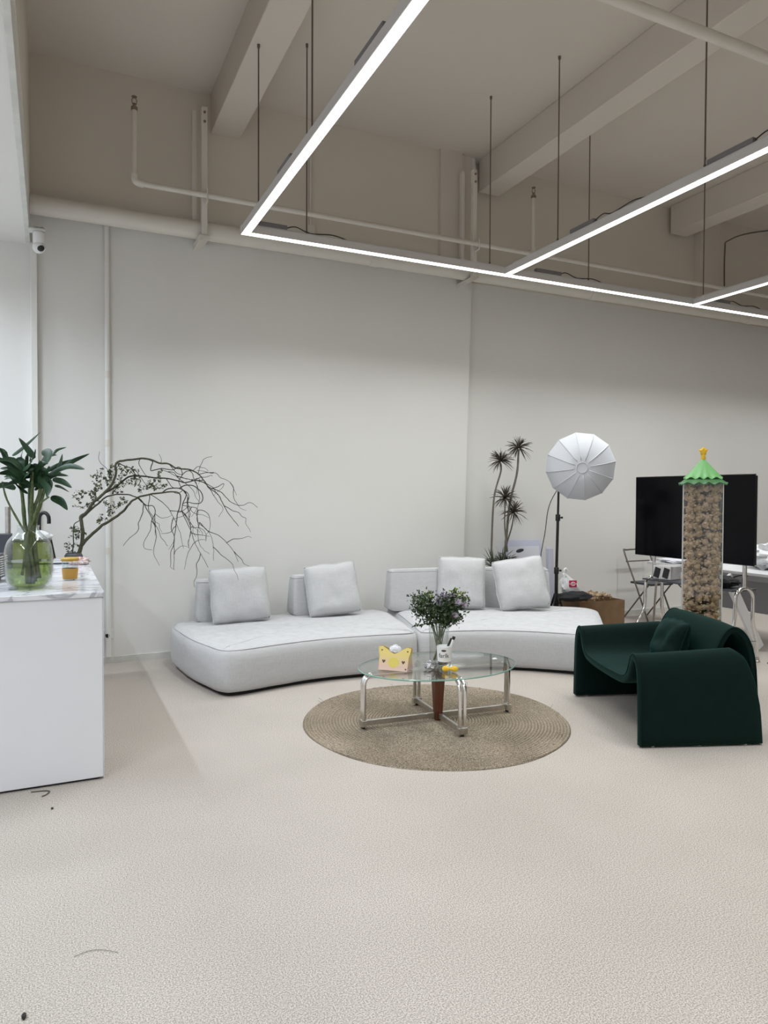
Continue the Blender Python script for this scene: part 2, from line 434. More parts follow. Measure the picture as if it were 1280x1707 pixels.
# back wall: the left stretch stands a little proud, its end edge leans
b = MB()
zt, zb = ZC, 0.0
xe0, xe1 = 4.105, 4.24
b.add([(XL, YB, 0), (xe0, YB, 0), (xe1, YB, ZC), (XL, YB, ZC), (XL, YB + 0.2, 0), (xe0, YB + 0.2, 0), (xe1, YB + 0.2, ZC), (XL, YB + 0.2, ZC)],
      [(0, 1, 2, 3), (4, 7, 6, 5), (1, 5, 6, 2), (0, 3, 7, 4), (3, 2, 6, 7), (0, 4, 5, 1)])
wb = struct('wall_back', b, M['wall'], 'long plain off-white back wall behind the sofa')
part_box('bounce_tint_band', M['wallup'], wb, (-0.146, YB - 0.004, 3.87), (4.2, YB, ZC))  # same wall, with the warm bounced light above the pipe painted in
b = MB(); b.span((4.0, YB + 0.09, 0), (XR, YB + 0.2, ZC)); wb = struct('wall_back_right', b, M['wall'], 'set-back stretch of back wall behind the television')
part_box('bounce_tint_band', M['wallup'], wb, (4.2, YB + 0.086, 3.87), (XR, YB + 0.09, ZC))  # set-back wall gets the same painted bounce tone
b = MB(); b.span((XR, YF, 0), (XR + 0.1, YB + 0.2, ZC)); struct('wall_right', b, M['wall'], 'plain right wall of the room')
b = MB(); b.span((XL, YF - 0.1, 0), (XR, YF, ZC)); struct('wall_front', b, M['wall'], 'plain wall behind the viewer')
b = MB(); b.span((XL - 0.1, YF, 0), (XL, YB + 0.2, 3.7)); struct('wall_left', b, M['wall'], 'plain left wall of the side room')
b = MB(); b.span((XL, YF, 3.6), (XS - 0.15, YB, 3.72)); struct('ceiling_low', b, M['wall'], 'low white ceiling over the side room at left')
up = MB(); up.span((XS - 0.15, YF, 3.6), (XS, YB, ZC))
up = struct('wall_left_upper', up, M['wall'], 'wall above the wide opening at left')
part_box('bounce_tint_facing', M['wallup'], up, (XS, YF, 3.9), (XS + 0.004, YB, ZC))  # thin sheet carrying the painted bounce tone
part_box('edge_trim', M['base'], up, (XS - 0.03, YF, 3.588), (XS + 0.004, YB - 0.075, 3.612), 0.003)
b = MB(); b.span((-0.146, YB - 0.075, 0), (-0.096, YB, 3.6)); struct('trim_1', b, M['wall'], 'narrow wall stub at the corner of the back wall', bevel=0.004)
b = MB()
prev = None
for i in range(60):   # slightly battered baseboard
    x = -0.09 + i * (4.19 / 59); h = 0.058 + 0.004 * noise.noise(Vector((x * 3, 0, 0)))
    if prev: b.span((prev, YB - 0.012 - 0.004 * random.random(), 0), (x, YB, h))
    prev = x
struct('baseboard_back', b, M['base'], 'low scuffed baseboard along the back wall')
b = MB(); b.span((4.12, YB + 0.075, 0), (XR, YB + 0.09, 0.065)); struct('baseboard_right', b, M['base'], 'baseboard behind the television')
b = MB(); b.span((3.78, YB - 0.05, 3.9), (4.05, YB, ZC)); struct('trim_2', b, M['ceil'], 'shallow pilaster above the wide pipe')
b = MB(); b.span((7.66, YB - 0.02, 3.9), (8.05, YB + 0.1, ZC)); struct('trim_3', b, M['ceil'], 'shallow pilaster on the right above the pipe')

# pipes ------------------------------------------------------------
t = empty('wide_wall_pipe', (0, 6.60, 3.885), 0, 'wide painted pipe running along the back wall below the ceiling', 'pipe')
k = MB(); k.tube([(-0.145, 0, 0), (XR, 0, 0)], 0.08, 20); k.build('pipe', M['pipe'], t, smooth=True)
for x in (2.95, 5.75, 8.4):
    k = MB(); k.tube([(x - 0.045, 0, 0), (x + 0.045, 0, 0)], 0.086, 20); k.build('coupling', M['pipe'], t, smooth=True)
def strut(x, wide):
    s = empty('pipe_bracket', (x, 6.52, 0), 0, None, 'bracket')
    part_box('channel', M['pipe'], s, (-0.025, -0.05, 3.80), (0.025, 0.0, 4.93), 0.004)
    part_box('back_channel', M['pipe'], s, (-0.085, 0.08, 3.95), (-0.045, 0.13, 4.95), 0.004)
    k = MB(); k.add([(-0.05, -0.06, 3.80), (0.05, -0.06, 3.80), (0.05, 0.24, 3.80), (-0.05, 0.24, 3.80), (-0.05, -0.06, 3.75), (-0.04, -0.06, 3.75), (-0.04, 0.24, 3.75), (-0.05, 0.24, 3.75)],
          [(0, 1, 2, 3), (4, 7, 6, 5), (0, 3, 7, 4), (1, 5, 6, 2), (0, 4, 5, 1), (2, 6, 7, 3)]); k.build('foot_angle', M['pipe'], s)
    k = MB(); k.tube([(0.01, -0.05, 4.08), (0.01, -0.12, 4.08), (0.01, -0.12, 4.19), (0.01, -0.05, 4.19)], 0.008, 6); k.build('clamp', M['pipe'], s)
    for z in (4.80, 4.88):
        k = MB(); k.tube([(0.0, -0.05, z), (0.0, -0.062, z)], 0.012, 6); k.build('bolt', M['rust'], s)
    return s
strut(1.25, 0)['label'] = 'steel pipe bracket on the wall below the leftmost beam'
strut(4.06, 1)['label'] = 'steel pipe bracket where the wall steps back near the corner'
t = empty('sprinkler_pipe', (0, 6.42, 4.135), 0, 'slim painted sprinkler pipe with upright heads along the back wall', 'pipe')
k = MB(); k.tube([(0.70, 0, 0), (XR, 0, 0)], 0.024, 12); k.build('pipe', M['pipe'], t, smooth=True)
k = MB(); k.tube(catmull([(0.655, 0, 0.07), (0.657, 0, 0.03), (0.675, 0, 0.008), (0.73, 0, 0)], 5), 0.032, 12); k.build('elbow', M['pipe'], t, smooth=True)
for x in (0.655, 4.77, 8.9):
    k = MB(); k.tube([(x, 0, 0.02 if x > 1 else 0.05), (x, 0, 0.60)], 0.023, 12); k.build('riser', M['pipe'], t, smooth=True)
    if x > 1:
        k = MB(); k.tube([(x - 0.06, 0, 0), (x + 0.06, 0, 0)], 0.033, 12); k.tube([(x, 0, 0), (x, 0, 0.06)], 0.032, 12); k.build('tee', M['pipe'], t, smooth=True)
    k = MB(); k.lathe([(0.027, 0.60), (0.027, 0.63), (0.015, 0.635), (0.013, 0.66)], 10, (x, 0, 0))
    k.tube([(x - 0.016, 0, 0.655), (x - 0.02, 0, 0.69), (x, 0, 0.715)], 0.004, 5); k.tube([(x + 0.016, 0, 0.655), (x + 0.02, 0, 0.69), (x, 0, 0.715)], 0.004, 5)
    k.lathe([(0.022, 0.712), (0.022, 0.718)], 10, (x, 0, 0)); k.build('sprinkler_head', M['rust'], t)
t = empty('thin_conduit', (2.33, 6.74, 0), 0, 'thin conduit dropping down the upper back wall behind the lamp corner', 'conduit')
k = MB(); k.tube([(0, 0, 4.15), (0, 0, 4.85)], 0.012, 8); k.build('tube', M['pipe'], t, smooth=True)
part_box('outlet_box', M['pipe'], t, (-0.04, -0.035, 4.07), (0.04, 0.015, 4.15), 0.004)
t = empty('ceiling_pipe', (0, 3.27, 4.4), 0, 'painted pipe crossing high under the second beam at top right', 'pipe')
k = MB(); k.tube([(2.0, 0, 0), (XR, 0, 0)], 0.035, 14); k.build('pipe', M['pipe'], t, smooth=True)
for x in (2.6, 5.6, 8.6):
    k = MB(); k.tube([(x, 0, 0.03), (x, 0, 0.8)], 0.006, 6); k.build('hanger', M['rod'], t)
t = empty('wall_conduit', (0.455, 6.735, 0), 0, 'slim white vertical pipe on the back wall behind the branches', 'conduit')
k = MB(); k.tube([(0, 0, 0.06), (0, 0, 3.88)], 0.021, 12); k.build('tube', M['wall'], t, smooth=True)
for z in (1.0, 1.95, 2.55):
    k = MB(); k.tube([(0, 0, z - 0.03), (0, 0, z + 0.03)], 0.025, 12); k.build('coupling', M['pipe'], t, smooth=True)
t = empty('cable_drop', (8.06, 6.7, 0), 0, 'thin dark cable dropping from the ceiling beside the right pilaster', 'cable')
k = MB(); k.tube(catmull([(0.0, 0, 4.2), (0.0, 0, 4.75), (0.05, -0.02, 4.88), (0.4, -0.2, 4.99), (1.6, -0.6, 5.15)], 6), 0.009, 6); k.build('cable', M['rod'], t, smooth=True)

# ------------------------------------------------------------------ hanging linear lamps
ZL = 3.58
def bar(name, a, b, label, rods, drivers, axis, strip=M['strip'], zl=ZL, ztop=ZC, watt=LAMP_WATT):
    t = empty(name, (a[0], a[1], zl), 0, label, 'pendant light', 'hanging linear lamps')
    ln = abs(b[0] - a[0]) + abs(b[1] - a[1]); sg = 1 if (b[0] + b[1]) > (a[0] + a[1]) else -1
    def P(u, v, z): return (sg * u, v, z) if axis == 'x' else (v, sg * u, z)
    def bx(nm, m, u0, u1, v0, v1, z0, z1, bev=0.0):
        p, q = P(u0, v0, z0), P(u1, v1, z1)
        return part_box(nm, m, t, p, q, bev)
    # aluminium channel: top plate and two cheeks, the diffuser set between them
    k = MB()
    for (v0, v1, z0, z1) in ((-0.034, 0.034, 0.052, 0.06), (-0.034, -0.028, 0.0, 0.052), (0.028, 0.034, 0.0, 0.052)):
        p, q = P(0, v0, z0), P(ln, v1, z1); k.span(p, q)
    k.build('housing', M['alu'], t)
    bx('diffuser', strip, 0.0, ln, -0.0275, 0.0275, -0.004, 0.010)
    la = bpy.data.lights.new('downlight', 'AREA'); la.shape = 'RECTANGLE'; la.size = 0.05; la.size_y = ln
    if axis == 'x': la.size, la.size_y = ln, 0.05
    la.spread = SIDE_SPREAD if strip is M['strip2'] else LAMP_SPREAD; la.energy = watt * ln; la.color = (0.80, 0.89, 1.0) if strip is M['strip2'] else (0.95, 0.99, 1.0)
    lo = bpy.data.objects.new('downlight', la); COL.objects.link(lo); lo.parent = t; lo.location = P(ln / 2, 0, -0.006)
    bx('gear_tray', M['alu'], 0.1, ln - 0.1, -0.018, 0.018, 0.06, 0.075)
    bx('end_cap', M['alu'], -0.004, 0.0, -0.034, 0.034, -0.005, 0.06)
    for u, zt2 in rods:
        k = MB(); k.tube([P(u, 0, 0.06), P(u, 0, zt2 - zl)], 0.0055, 6); k.lathe([(0.009, 0.06), (0.009, 0.095), (0.006, 0.10)], 8, P(u, 0, 0))
        k.lathe([(0.006, -0.03), (0.011, -0.025), (0.011, 0.0)], 8, P(u, 0, zt2 - zl)); k.build('hanging_rod', M['rod'], t)
    for u, w in drivers:
        bx('driver_box', M['driver'], u, u + w, -0.022, 0.022, 0.075, 0.110, 0.004)
        k = MB(); k.tube(catmull([P(u + w, 0, 0.095), P(u + w + 0.08, 0.01, 0.12), P(u + w + 0.2, -0.01, 0.08), P(u + w + 0.4, 0.0, 0.10), P(u + w + 0.55, 0.01, 0.078)], 5), 0.005, 5); k.build('cable', M['black'], t)
    return t
XJ = (1.418, 3.897, 6.33)
YL = 5.66
bar('linear_lamp', (XJ[0] - 0.034, YL), (11.3, YL), 'longest hanging light bar, running parallel to the back wall',
    [(0.54, ZC), (2.33, ZC), (3.5, ZC), (5.1, ZC), (7.2, ZC)], [(0.1, 0.27), (2.85, 0.3), (5.2, 0.3)], 'x')
lab = ('hanging light bar at left, forming the corner and running overhead', 'hanging light bar crossing diagonally in the right upper half',
       'short-looking hanging light bar meeting the long bar at the right edge', 'far right hanging light bar beyond the picture edge')
rodsets = ([(0.34, 4.85), (1.55, 4.85), (4.2, 4.85), (6.6, 4.85)], [(0.72, ZC), (2.22, ZC), (5.2, ZC), (7.4, ZC)], [(2.4, ZC), (5.5, ZC)], [(0.4, ZC), (3.4, ZC), (6.4, ZC)])
for i, x in enumerate(XJ):
    bar('linear_lamp', (x, YL - 0.036), (x, -2.6), lab[i], rodsets[i], [(0.2, 0.0) if False else (0.9, 0.28), (2.25, 0.34)], 'y')
# unseen lamps under the low ceiling on the left
t = bar('unseen_side_lamp', (-0.95, 5.35), (-0.95, 3.95), 'light bar under the low ceiling of the side room', [], [], 'y', M['strip2'], 3.50, 3.6, SIDE_WATT)
t2 = bar('unseen_side_lamp', (-2.3, 2.2), (-2.3, -2.2), 'second unseen light bar under the low ceiling of the side room', [], [], 'y', M['strip2'], 3.50, 3.6, SIDE_WATT)  # out of view, kept to light the counter front
t3 = bar('unseen_side_lamp', (-3.2, 6.2), (-0.9, 6.2), 'added unseen light bar brightening the left part of the back wall', [], [], 'x', M['strip2'], 3.50, 3.6, SIDE_WATT * 0.42)  # added to wash the left end of the back wall with light

# security camera ---------------------------------------------------
t = empty('security_camera', (-0.075, 6.30, 3.39), 0, 'small white dome security camera hung at the upper left corner', 'camera')
k = MB(); k.lathe([(0.030, 0.07), (0.044, 0.09), (0.044, 0.165), (0.036, 0.175), (0.0, 0.175)], 20, cap0=True, cap1=False); k.build('body', M['whitep'], t, smooth=True)
k = MB(); k.ball((0, 0, 0.055), 0.048, 20, 14); k.build('ball_head', M['whitep'], t, smooth=2)
k = MB(); lm = Matrix.Rotation(radians(-20), 3, 'Z') @ Matrix.Rotation(radians(78), 3, 'X')
k.ball(Vector((0.010, -0.026, 0.045)), (0.030, 0.030, 0.024), 18, 10, Matrix.Rotation(radians(70), 3, 'X')); k.build('lens', M['black'], t, smooth=2)
part_box('mount_plate', M['base'], t, (-0.073, -0.05, 0.175), (0.045, 0.05, 0.19), 0.003)
k = MB()
for i in range(7):
    a = random.uniform(-1, 1) * 0.05; k.tube([(a, -0.04, 0.19), (a * 0.6 + random.uniform(-.04, .04), 0.0, 0.21 + random.random() * 0.015), (a + random.uniform(-.05, .05), 0.04, 0.195)], 0.003, 5)
k.build('cable_tangle', M['base'], t)
t = empty('wall_socket', (0.455, YB, 0.26), 0, 'small wall socket with a black plug beside the counter', 'socket')
part_box('plate', M['whitep'], t, (-0.043, -0.010, -0.043), (0.043, 0, 0.043), 0.004)
k = MB(); k.tube([(-0.01, -0.01, -0.01), (-0.01, -0.045, -0.01)], 0.018, 12); k.build('plug', M['black'], t, smooth=True)

# ------------------------------------------------------------------ counter
t = empty('counter', (0, 0, 0), 0, 'white kitchen counter with a marble top at the left edge', 'counter')
t.location = (-0.5, 3.99, 0)
part_box('body', M['white'], t, (-0.9, 0.012, 0.012), (0.742, 2.30, 0.962), 0.004)
part_box('side_panel', M['white'], t, (0.7425, 0.010, 0.010), (0.7455, 2.302, 0.9625), 0.001)
part_box('plinth', M['black'], t, (-0.88, 0.03, 0.0), (0.72, 2.28, 0.013))
part_box('countertop', M['marble'], t, (-0.91, 0.0, 0.9635), (0.750, 2.31, 0.990), 0.003)

# ------------------------------------------------------------------ modular sofa
def round_poly(P, r, n=6):
    out = []; m = len(P)
    for i in range(m):
        a, b_, c = Vector(P[i - 1]), Vector(P[i]), Vector(P[(i + 1) % m])
        u, v = (a - b_), (c - b_)
        k = r[i] if isinstance(r, (list, tuple)) else r
        k = min(k, u.length * 0.48, v.length * 0.48)
        u.normalize(); v.normalize()
        p0, p1 = b_ + u * k, b_ + v * k
        for j in range(n + 1):
            s = j / n
            out.append((1 - s) ** 2 * p0 + 2 * s * (1 - s) * b_ + s * s * p1)
    return out
def resample(P, d):
    out = []; m = len(P)
    for i in range(m):
        a, c = P[i], P[(i + 1) % m]; L = (c - a).length
        k = max(1, int(L / d))
        for j in range(k): out.append(a + (c - a) * j / k)
    return out
def offset(P, d):
    m = len(P); out = []
    for i in range(m):
        tg = (P[(i + 1) % m] - P[i - 1]); tg = Vector((tg.x, tg.y))
        if tg.length < 1e-6: tg = Vector((1, 0))
        tg.normalize(); nrm = Vector((-tg.y, tg.x))
        out.append(P[i] + nrm * d)
    return out
def ccw(P):
    A = sum(P[i - 1][0] * P[i][1] - P[i][0] * P[i - 1][1] for i in range(len(P)))
    return P if A > 0 else P[::-1]
def soft_block(outl, levels, name, m, parent, org, piping=None, wob=0.0):
    P = [Vector((p[0] - org[0], p[1] - org[1])) for p in outl]
    R = []
    for ins, z in levels:
        Q = offset(P, ins)
        R.append([(q.x, q.y, z + wob * noise.noise(Vector((q.x * 5, q.y * 5, z * 3)))) for q in Q])
    c = sum((Vector((q[0], q[1], 0)) for q in R[-1]), Vector()) / len(R[-1])
    for s, dz in ((0.8, 0.002), (0.55, 0.004), (0.3, 0.005), (0.05, 0.006)):
        R.append([(c.x + (q[0] - c.x) * s, c.y + (q[1] - c.y) * s, levels[-1][1] + dz + wob * 1.5 * noise.noise(Vector((q[0] * 4 * s, q[1] * 4, 1)))) for q in R[len(levels) - 1]])
    k = MB(); k.rings(R, True, True); o = k.build(name, m, parent, smooth=2)
    if piping:
        k = MB(); k.tube([(q.x, q.y, piping[1]) for q in offset(P, piping[0])], piping[2], 6, closed=True); k.build('piping', M['piping'], o, smooth=2)
    return o
LV = [(0.05, 0.025), (0.022, 0.035), (0.006, 0.065), (0.0, 0.12), (-0.004, 0.2), (0.0, 0.27), (0.008, 0.305), (0.022, 0.335), (0.05, 0.355), (0.10, 0.366)]
left_out = ccw(resample(round_poly([(0.93, 6.30), (0.98, 5.75), (1.10, 5.30), (1.16, 5.225), (1.28, 5.215), (1.51, 5.275), (1.78, 5.335), (2.05, 5.355), (2.38, 5.335), (2.70, 5.29), (2.775, 5.29), (2.84, 5.40), (3.03, 6.35), (2.99, 6.56), (1.9, 6.66), (1.06, 6.62), (0.95, 6.52)],
                          [0.06, 0.2, 0.06, 0.06, 0.06, 0.15, 0.15, 0.15, 0.15, 0.05, 0.05, 0.06, 0.1, 0.1, 0.3, 0.1, 0.08]), 0.06))
right_out = ccw(resample(round_poly([(2.80, 5.31), (2.87, 5.245), (3.12, 5.23), (3.38, 5.145), (3.62, 5.01), (3.85, 4.81), (4.02, 4.62), (4.12, 4.56), (4.24, 4.60), (4.99, 5.55), (5.03, 5.70), (4.93, 5.84), (4.5, 6.18), (4.0, 6.44), (3.5, 6.57), (3.10, 6.58), (3.045, 6.5), (3.06, 6.30)],
                          [0.04, 0.06, 0.15, 0.15, 0.15, 0.15, 0.06, 0.06, 0.08, 0.08, 0.08, 0.1, 0.25, 0.25, 0.25, 0.08, 0.06, 0.1]), 0.06))
sofas = []
for nm, ol, org, lab in (('left', left_out, (1.95, 5.95), 'left half of the pale grey curved sofa with a rounded seat'),
                         ('right', right_out, (3.95, 5.6), 'right half of the pale grey curved sofa beside the armchair')):
    t = empty('sofa_section', (org[0], org[1], 0), 0, lab, 'sofa', 'two halves of the curved sofa')
    soft_block(ol, LV, 'seat_base', M['linen'], t, org, (0.030, 0.345, 0.004), 0.004)
    P = [Vector((p[0] - org[0], p[1] - org[1])) for p in ol]
    k = MB(); k.prism([tuple(q) for q in offset(P, 0.06)], 0.0, 0.03); k.build('plinth', M['plinth'], t)
    sofas.append(t)
def backrest(parent, cx, cy, rz, w, h=0.37, dp=0.24):
    """wedge back block: wider below than above, rounded all round"""
    px, py = parent.location.x, parent.location.y
    R = []
    for s, z in ((0.94, 0.0), (1.0, 0.02), (1.0, 0.08), (0.985, 0.2), (0.965, h - 0.05), (0.945, h - 0.018), (0.90, h)):
        ww, dd = w / 2 * s, dp / 2 * (1.0 - 0.32 * z / h) * (s if s < 0.96 else 1)
        out = resample(ccw(round_poly([(-ww, -dd), (ww, -dd), (ww, dd), (-ww, dd)], 0.035, 4)), 0.2)
        R.append([(q.x, q.y, z) for q in out])
    n = min(len(r) for r in R); R = [r[:n] for r in R]
    k = MB(); k.rings(R); o = k.build('backrest', M['linen'], parent, smooth=50)
    o.location = (cx - px, cy - py, 0.366); o.rotation_euler = (0, 0, rz)
    k = MB(); k.tube([(q[0] * 1.005, q[1] * 1.005, q[2]) for q in R[-2]], 0.0035, 5, closed=True); k.build('piping', M['piping'], o)
    return o
backrest(sofas[0], 1.50, 6.50, radians(-4), 0.66)
backrest(sofas[0], 2.36, 6.50, radians(0), 0.62)
backrest(sofas[1], 3.42, 6.33, radians(-9), 0.82, 0.40)
backrest(sofas[1], 4.30, 6.08, radians(-28), 0.74, 0.40)

def pillow(name, loc, rot, w, h, T, label, m=M['linen2'], seed=0, cat='pillow', group='square throw pillows on the sofa', pip=M['linen2'], parent=None, wr=0.012):
    n = 22; F = []; B = []
    def pt(u, v, side):
        pin = 0.045
        x = w / 2 * u * (1 - pin * (1 - v * v) * (0.7 + 0.3 * abs(u)) - 0.06 * (u * v) ** 4)
        y = h / 2 * v * (1 - pin * (1 - u * u) * (0.7 + 0.3 * abs(v)) - 0.06 * (u * v) ** 4)
        e = max(0.0, (1 - u ** 4)) ** 0.55 * max(0.0, (1 - v ** 4)) ** 0.55
        q = Vector((x * 6 + seed * 3.1, y * 6 + side, seed))
        th = T / 2 * e * (1 + 0.18 * noise.noise(q * 0.6)) + wr * noise.noise(q * 1.6) * e
        x += 0.012 * noise.noise(Vector((u * 2, v * 2, seed + 5))); y += 0.012 * noise.noise(Vector((u * 2, v * 2, seed + 9)))
        return (x, side * th, y)
    k = MB()
    for sd in (-1, 1):
        vs = [pt(-1 + 2 * i / n, -1 + 2 * j / n, sd) for i in range(n + 1) for j in range(n + 1)]
        fs = [(i * (n + 1) + j, (i + 1) * (n + 1) + j, (i + 1) * (n + 1) + j + 1, i * (n + 1) + j + 1) for i in range(n) for j in range(n)]
        k.add(vs, fs)
    me_b = k
    o = me_b.build(name, m, parent, smooth=2)
    bm = bmesh.new(); bm.from_mesh(o.data); bmesh.ops.remove_doubles(bm, verts=bm.verts, dist=0.0005); bmesh.ops.recalc_face_normals(bm, faces=bm.faces); bm.to_mesh(o.data); bm.free()
    o.data.polygons.foreach_set('use_smooth', [True] * len(o.data.polygons))
    ed = [(-1 + 2 * i / n, -1) for i in range(n)] + [(1, -1 + 2 * i / n) for i in range(n)] + [(1 - 2 * i / n, 1) for i in range(n)] + [(-1, 1 - 2 * i / n) for i in range(n)]
    k = MB(); k.tube([pt(u, v, 0) for u, v in ed], 0.0045, 6, closed=True); k.build('piping', pip, o, smooth=2)
    o.location = loc; o.rotation_euler = rot
    if label: tag(o, label, cat, group)
    return o
R_ = radians
pillow('throw_pillow', (1.52, 6.29, 0.612), (R_(-13), R_(-2), R_(2)), 0.54, 0.50, 0.19, 'square grey pillow at the left end of the sofa', seed=1)
pillow('throw_pillow', (2.40, 6.29, 0.615), (R_(-15), R_(-5), R_(-6)), 0.52, 0.50, 0.19, 'grey pillow tilting right, second from the left end of the sofa', seed=2)
pillow('throw_pillow', (3.70, 6.10, 0.638), (R_(-10), R_(2), R_(-24)), 0.48, 0.52, 0.17, 'upright grey pillow behind the bouquet of flowers', seed=3)
pillow('throw_pillow', (4.22, 5.83, 0.635), (R_(-16), R_(-8), R_(-22)), 0.52, 0.52, 0.18, 'grey pillow leaning at the right end of the sofa', seed=4)

# ------------------------------------------------------------------ rug
t = empty('round_rug', (2.315, 4.14, 0), 0, 'round braided jute rug under the glass table', 'rug')
NR, SEG, RR = 44, 160, 0.875
vs = []; fs = []
prof = []
for i in range(NR):
    r0_, r1_ = RR * i / NR, RR * (i + 1) / NR
    prof += [(r0_ + 0.0015, 0.003), (r0_ + (r1_ - r0_) * 0.3, 0.0125), (r0_ + (r1_ - r0_) * 0.7, 0.0125)]
prof += [(RR, 0.007), (RR + 0.001, 0.0)]
for r_, z_ in prof:
    for kk in range(SEG):
        a = 2 * pi * kk / SEG
        w_ = 1 + 0.006 * (r_ / RR) * sin(a * 3 + 1) + 0.004 * (r_ / RR) * sin(a * 7) + 0.0012 * noise.noise(Vector((cos(a) * 20, sin(a) * 20, r_ * 30)))
        z2 = z_ + (0.0016 * noise.noise(Vector((cos(a) * r_ * 40, sin(a) * r_ * 40, 0))) if z_ > 0.003 else 0)
        vs.append((r_ * cos(a) * w_, r_ * sin(a) * w_, z2))
for i in range(len(prof) - 1):
    for kk in range(SEG):
        l = (kk + 1) % SEG
        fs.append((i * SEG + kk, i * SEG + l, (i + 1) * SEG + l, (i + 1) * SEG + kk))
fs.append(tuple(range(SEG - 1, -1, -1)))
k = MB(); k.add(vs, fs); k.build('braided_disc', M['jute'], t, smooth=2)
k = MB()
for i in range(26):
    a = random.uniform(0, 2 * pi); r_ = RR * random.uniform(0.9, 1.0)
    p = Vector((r_ * cos(a), r_ * sin(a), 0.012)); k.tube([p, p + Vector((cos(a) * 0.015, sin(a) * 0.015, 0.012)), p + Vector((cos(a + .4) * 0.035, sin(a + .4) * 0.035, random.uniform(0.0, 0.03)))], 0.0012, 4)
tag(k.build('loose_fibres', M['jute'], t), kind='stuff')

# ------------------------------------------------------------------ coffee table
TC = (2.32, 4.115); TA = radians(-4.2); TZ = 0.382
t = empty('coffee_table', (TC[0], TC[1], 0.013), TA, 'oval glass coffee table on bent chrome legs', 'coffee table')
A_, B_ = 0.545, 0.385
zt = TZ - 0.013
k = MB(); n = 72
k.lathe([(0.0001, zt - 0.0095), (0.993, zt - 0.0095), (0.993, zt), (0.0001, zt)], n, sx=A_, sy=B_, cap0=False, cap1=False)
k.build('glass_top', M['tglass'], t, smooth=30)
k = MB(); k.lathe([(0.994, zt - 0.0095), (1.0, zt - 0.007), (1.0, zt - 0.0025), (0.994, zt)], n, sx=A_, sy=B_, cap0=False, cap1=False)
k.build('glass_rim', M['tedge'], t, smooth=30)
for a, R in ((0, 0.525), (pi, 0.525), (pi / 2, 0.352), (-pi / 2, 0.352)):
    dv = Vector((cos(a), sin(a), 0)); sv = Vector((-sin(a), cos(a), 0))
    k = MB()
    for s in (-1, 1):
        o_ = sv * 0.0165 * s
        top = zt - 0.0095 - 0.0125
        pts = [dv * R + o_ + Vector((0, 0, 0.022)), dv * R + o_ + Vector((0, 0, top - 0.07))]
        for q in range(1, 7):
            an = q / 6 * pi / 2
            pts.append(dv * (R - 0.07 * (1 - cos(an))) + o_ + Vector((0, 0, top - 0.07 + 0.07 * sin(an))))
        pts.append(dv * 0.06 + o_ + Vector((0, 0, top)))
        k.tube(pts, 0.0125, 10)
    leg = k.build('leg', M['chrome'], t, smooth=True)
    k = MB(); k.box(dv * R + Vector((0, 0, 0.035)), (0.034 if abs(dv.x) > 0.5 else 0.064, 0.064 if abs(dv.x) > 0.5 else 0.034, 0.04)); k.build('foot_block', M['chromeb'], leg, bevel=0.003)
    k = MB(); k.lathe([(0.010, 0.0), (0.012, 0.004), (0.012, 0.012), (0.007, 0.016)], 12, tuple(dv * R)); k.build('glide', M['rubber'], leg, smooth=True)
    k = MB(); p0, p1 = dv * 0.03, dv * (R - 0.012)
    c_ = (p0 + p1) / 2; L_ = (p1 - p0).length
    k.box(c_ + Vector((0, 0, 0.035)), (L_ if abs(dv.x) > 0.5 else 0.020, 0.020 if abs(dv.x) > 0.5 else L_, 0.034)); k.build('cross_rail', M['chromeb'], t, bevel=0.002)
k = MB(); k.rings([[(x * s, y * s * 0.85, z) for x, y in ((-1, -1), (1, -1), (1, 1), (-1, 1))] for s, z in ((0.022, 0.0), (0.024, 0.02), (0.037, 0.29), (0.037, zt - 0.036))]); k.build('wooden_post', M['wood'], t, bevel=0.003)

# ------------------------------------------------------------------ armchair
t = empty('armchair', (3.375, 3.707, 0), atan2(-0.346, 0.938), 'dark green velvet armchair with rolled arms at right', 'armchair')
half = [(0.570, 0.012), (0.567, 0.12), (0.562, 0.24), (0.556, 0.36), (0.548, 0.43), (0.532, 0.485), (0.505, 0.525), (0.470, 0.543), (0.436, 0.535), (0.412, 0.508), (0.394, 0.470), (0.377, 0.432), (0.352, 0.398), (0.315, 0.377), (0.26, 0.367), (0.18, 0.362), (0.09, 0.360), (0.0, 0.359)]
prof = [Vector(p) for p in half] + [Vector((-p[0], p[1])) for p in half[-2::-1]]
prof = [Vector((p.x, p.y)) for p in catmull([(p.x, p.y, 0) for p in prof], 2)]
m_ = len(prof)
inn = []
for i in range(m_):
    tg = prof[min(i + 1, m_ - 1)] - prof[max(i - 1, 0)]; tg.normalize()
    inn.append(prof[i] + Vector((tg.y, -tg.x)) * -0.050 if False else prof[i] - Vector((tg.y, -tg.x)) * 0.050)
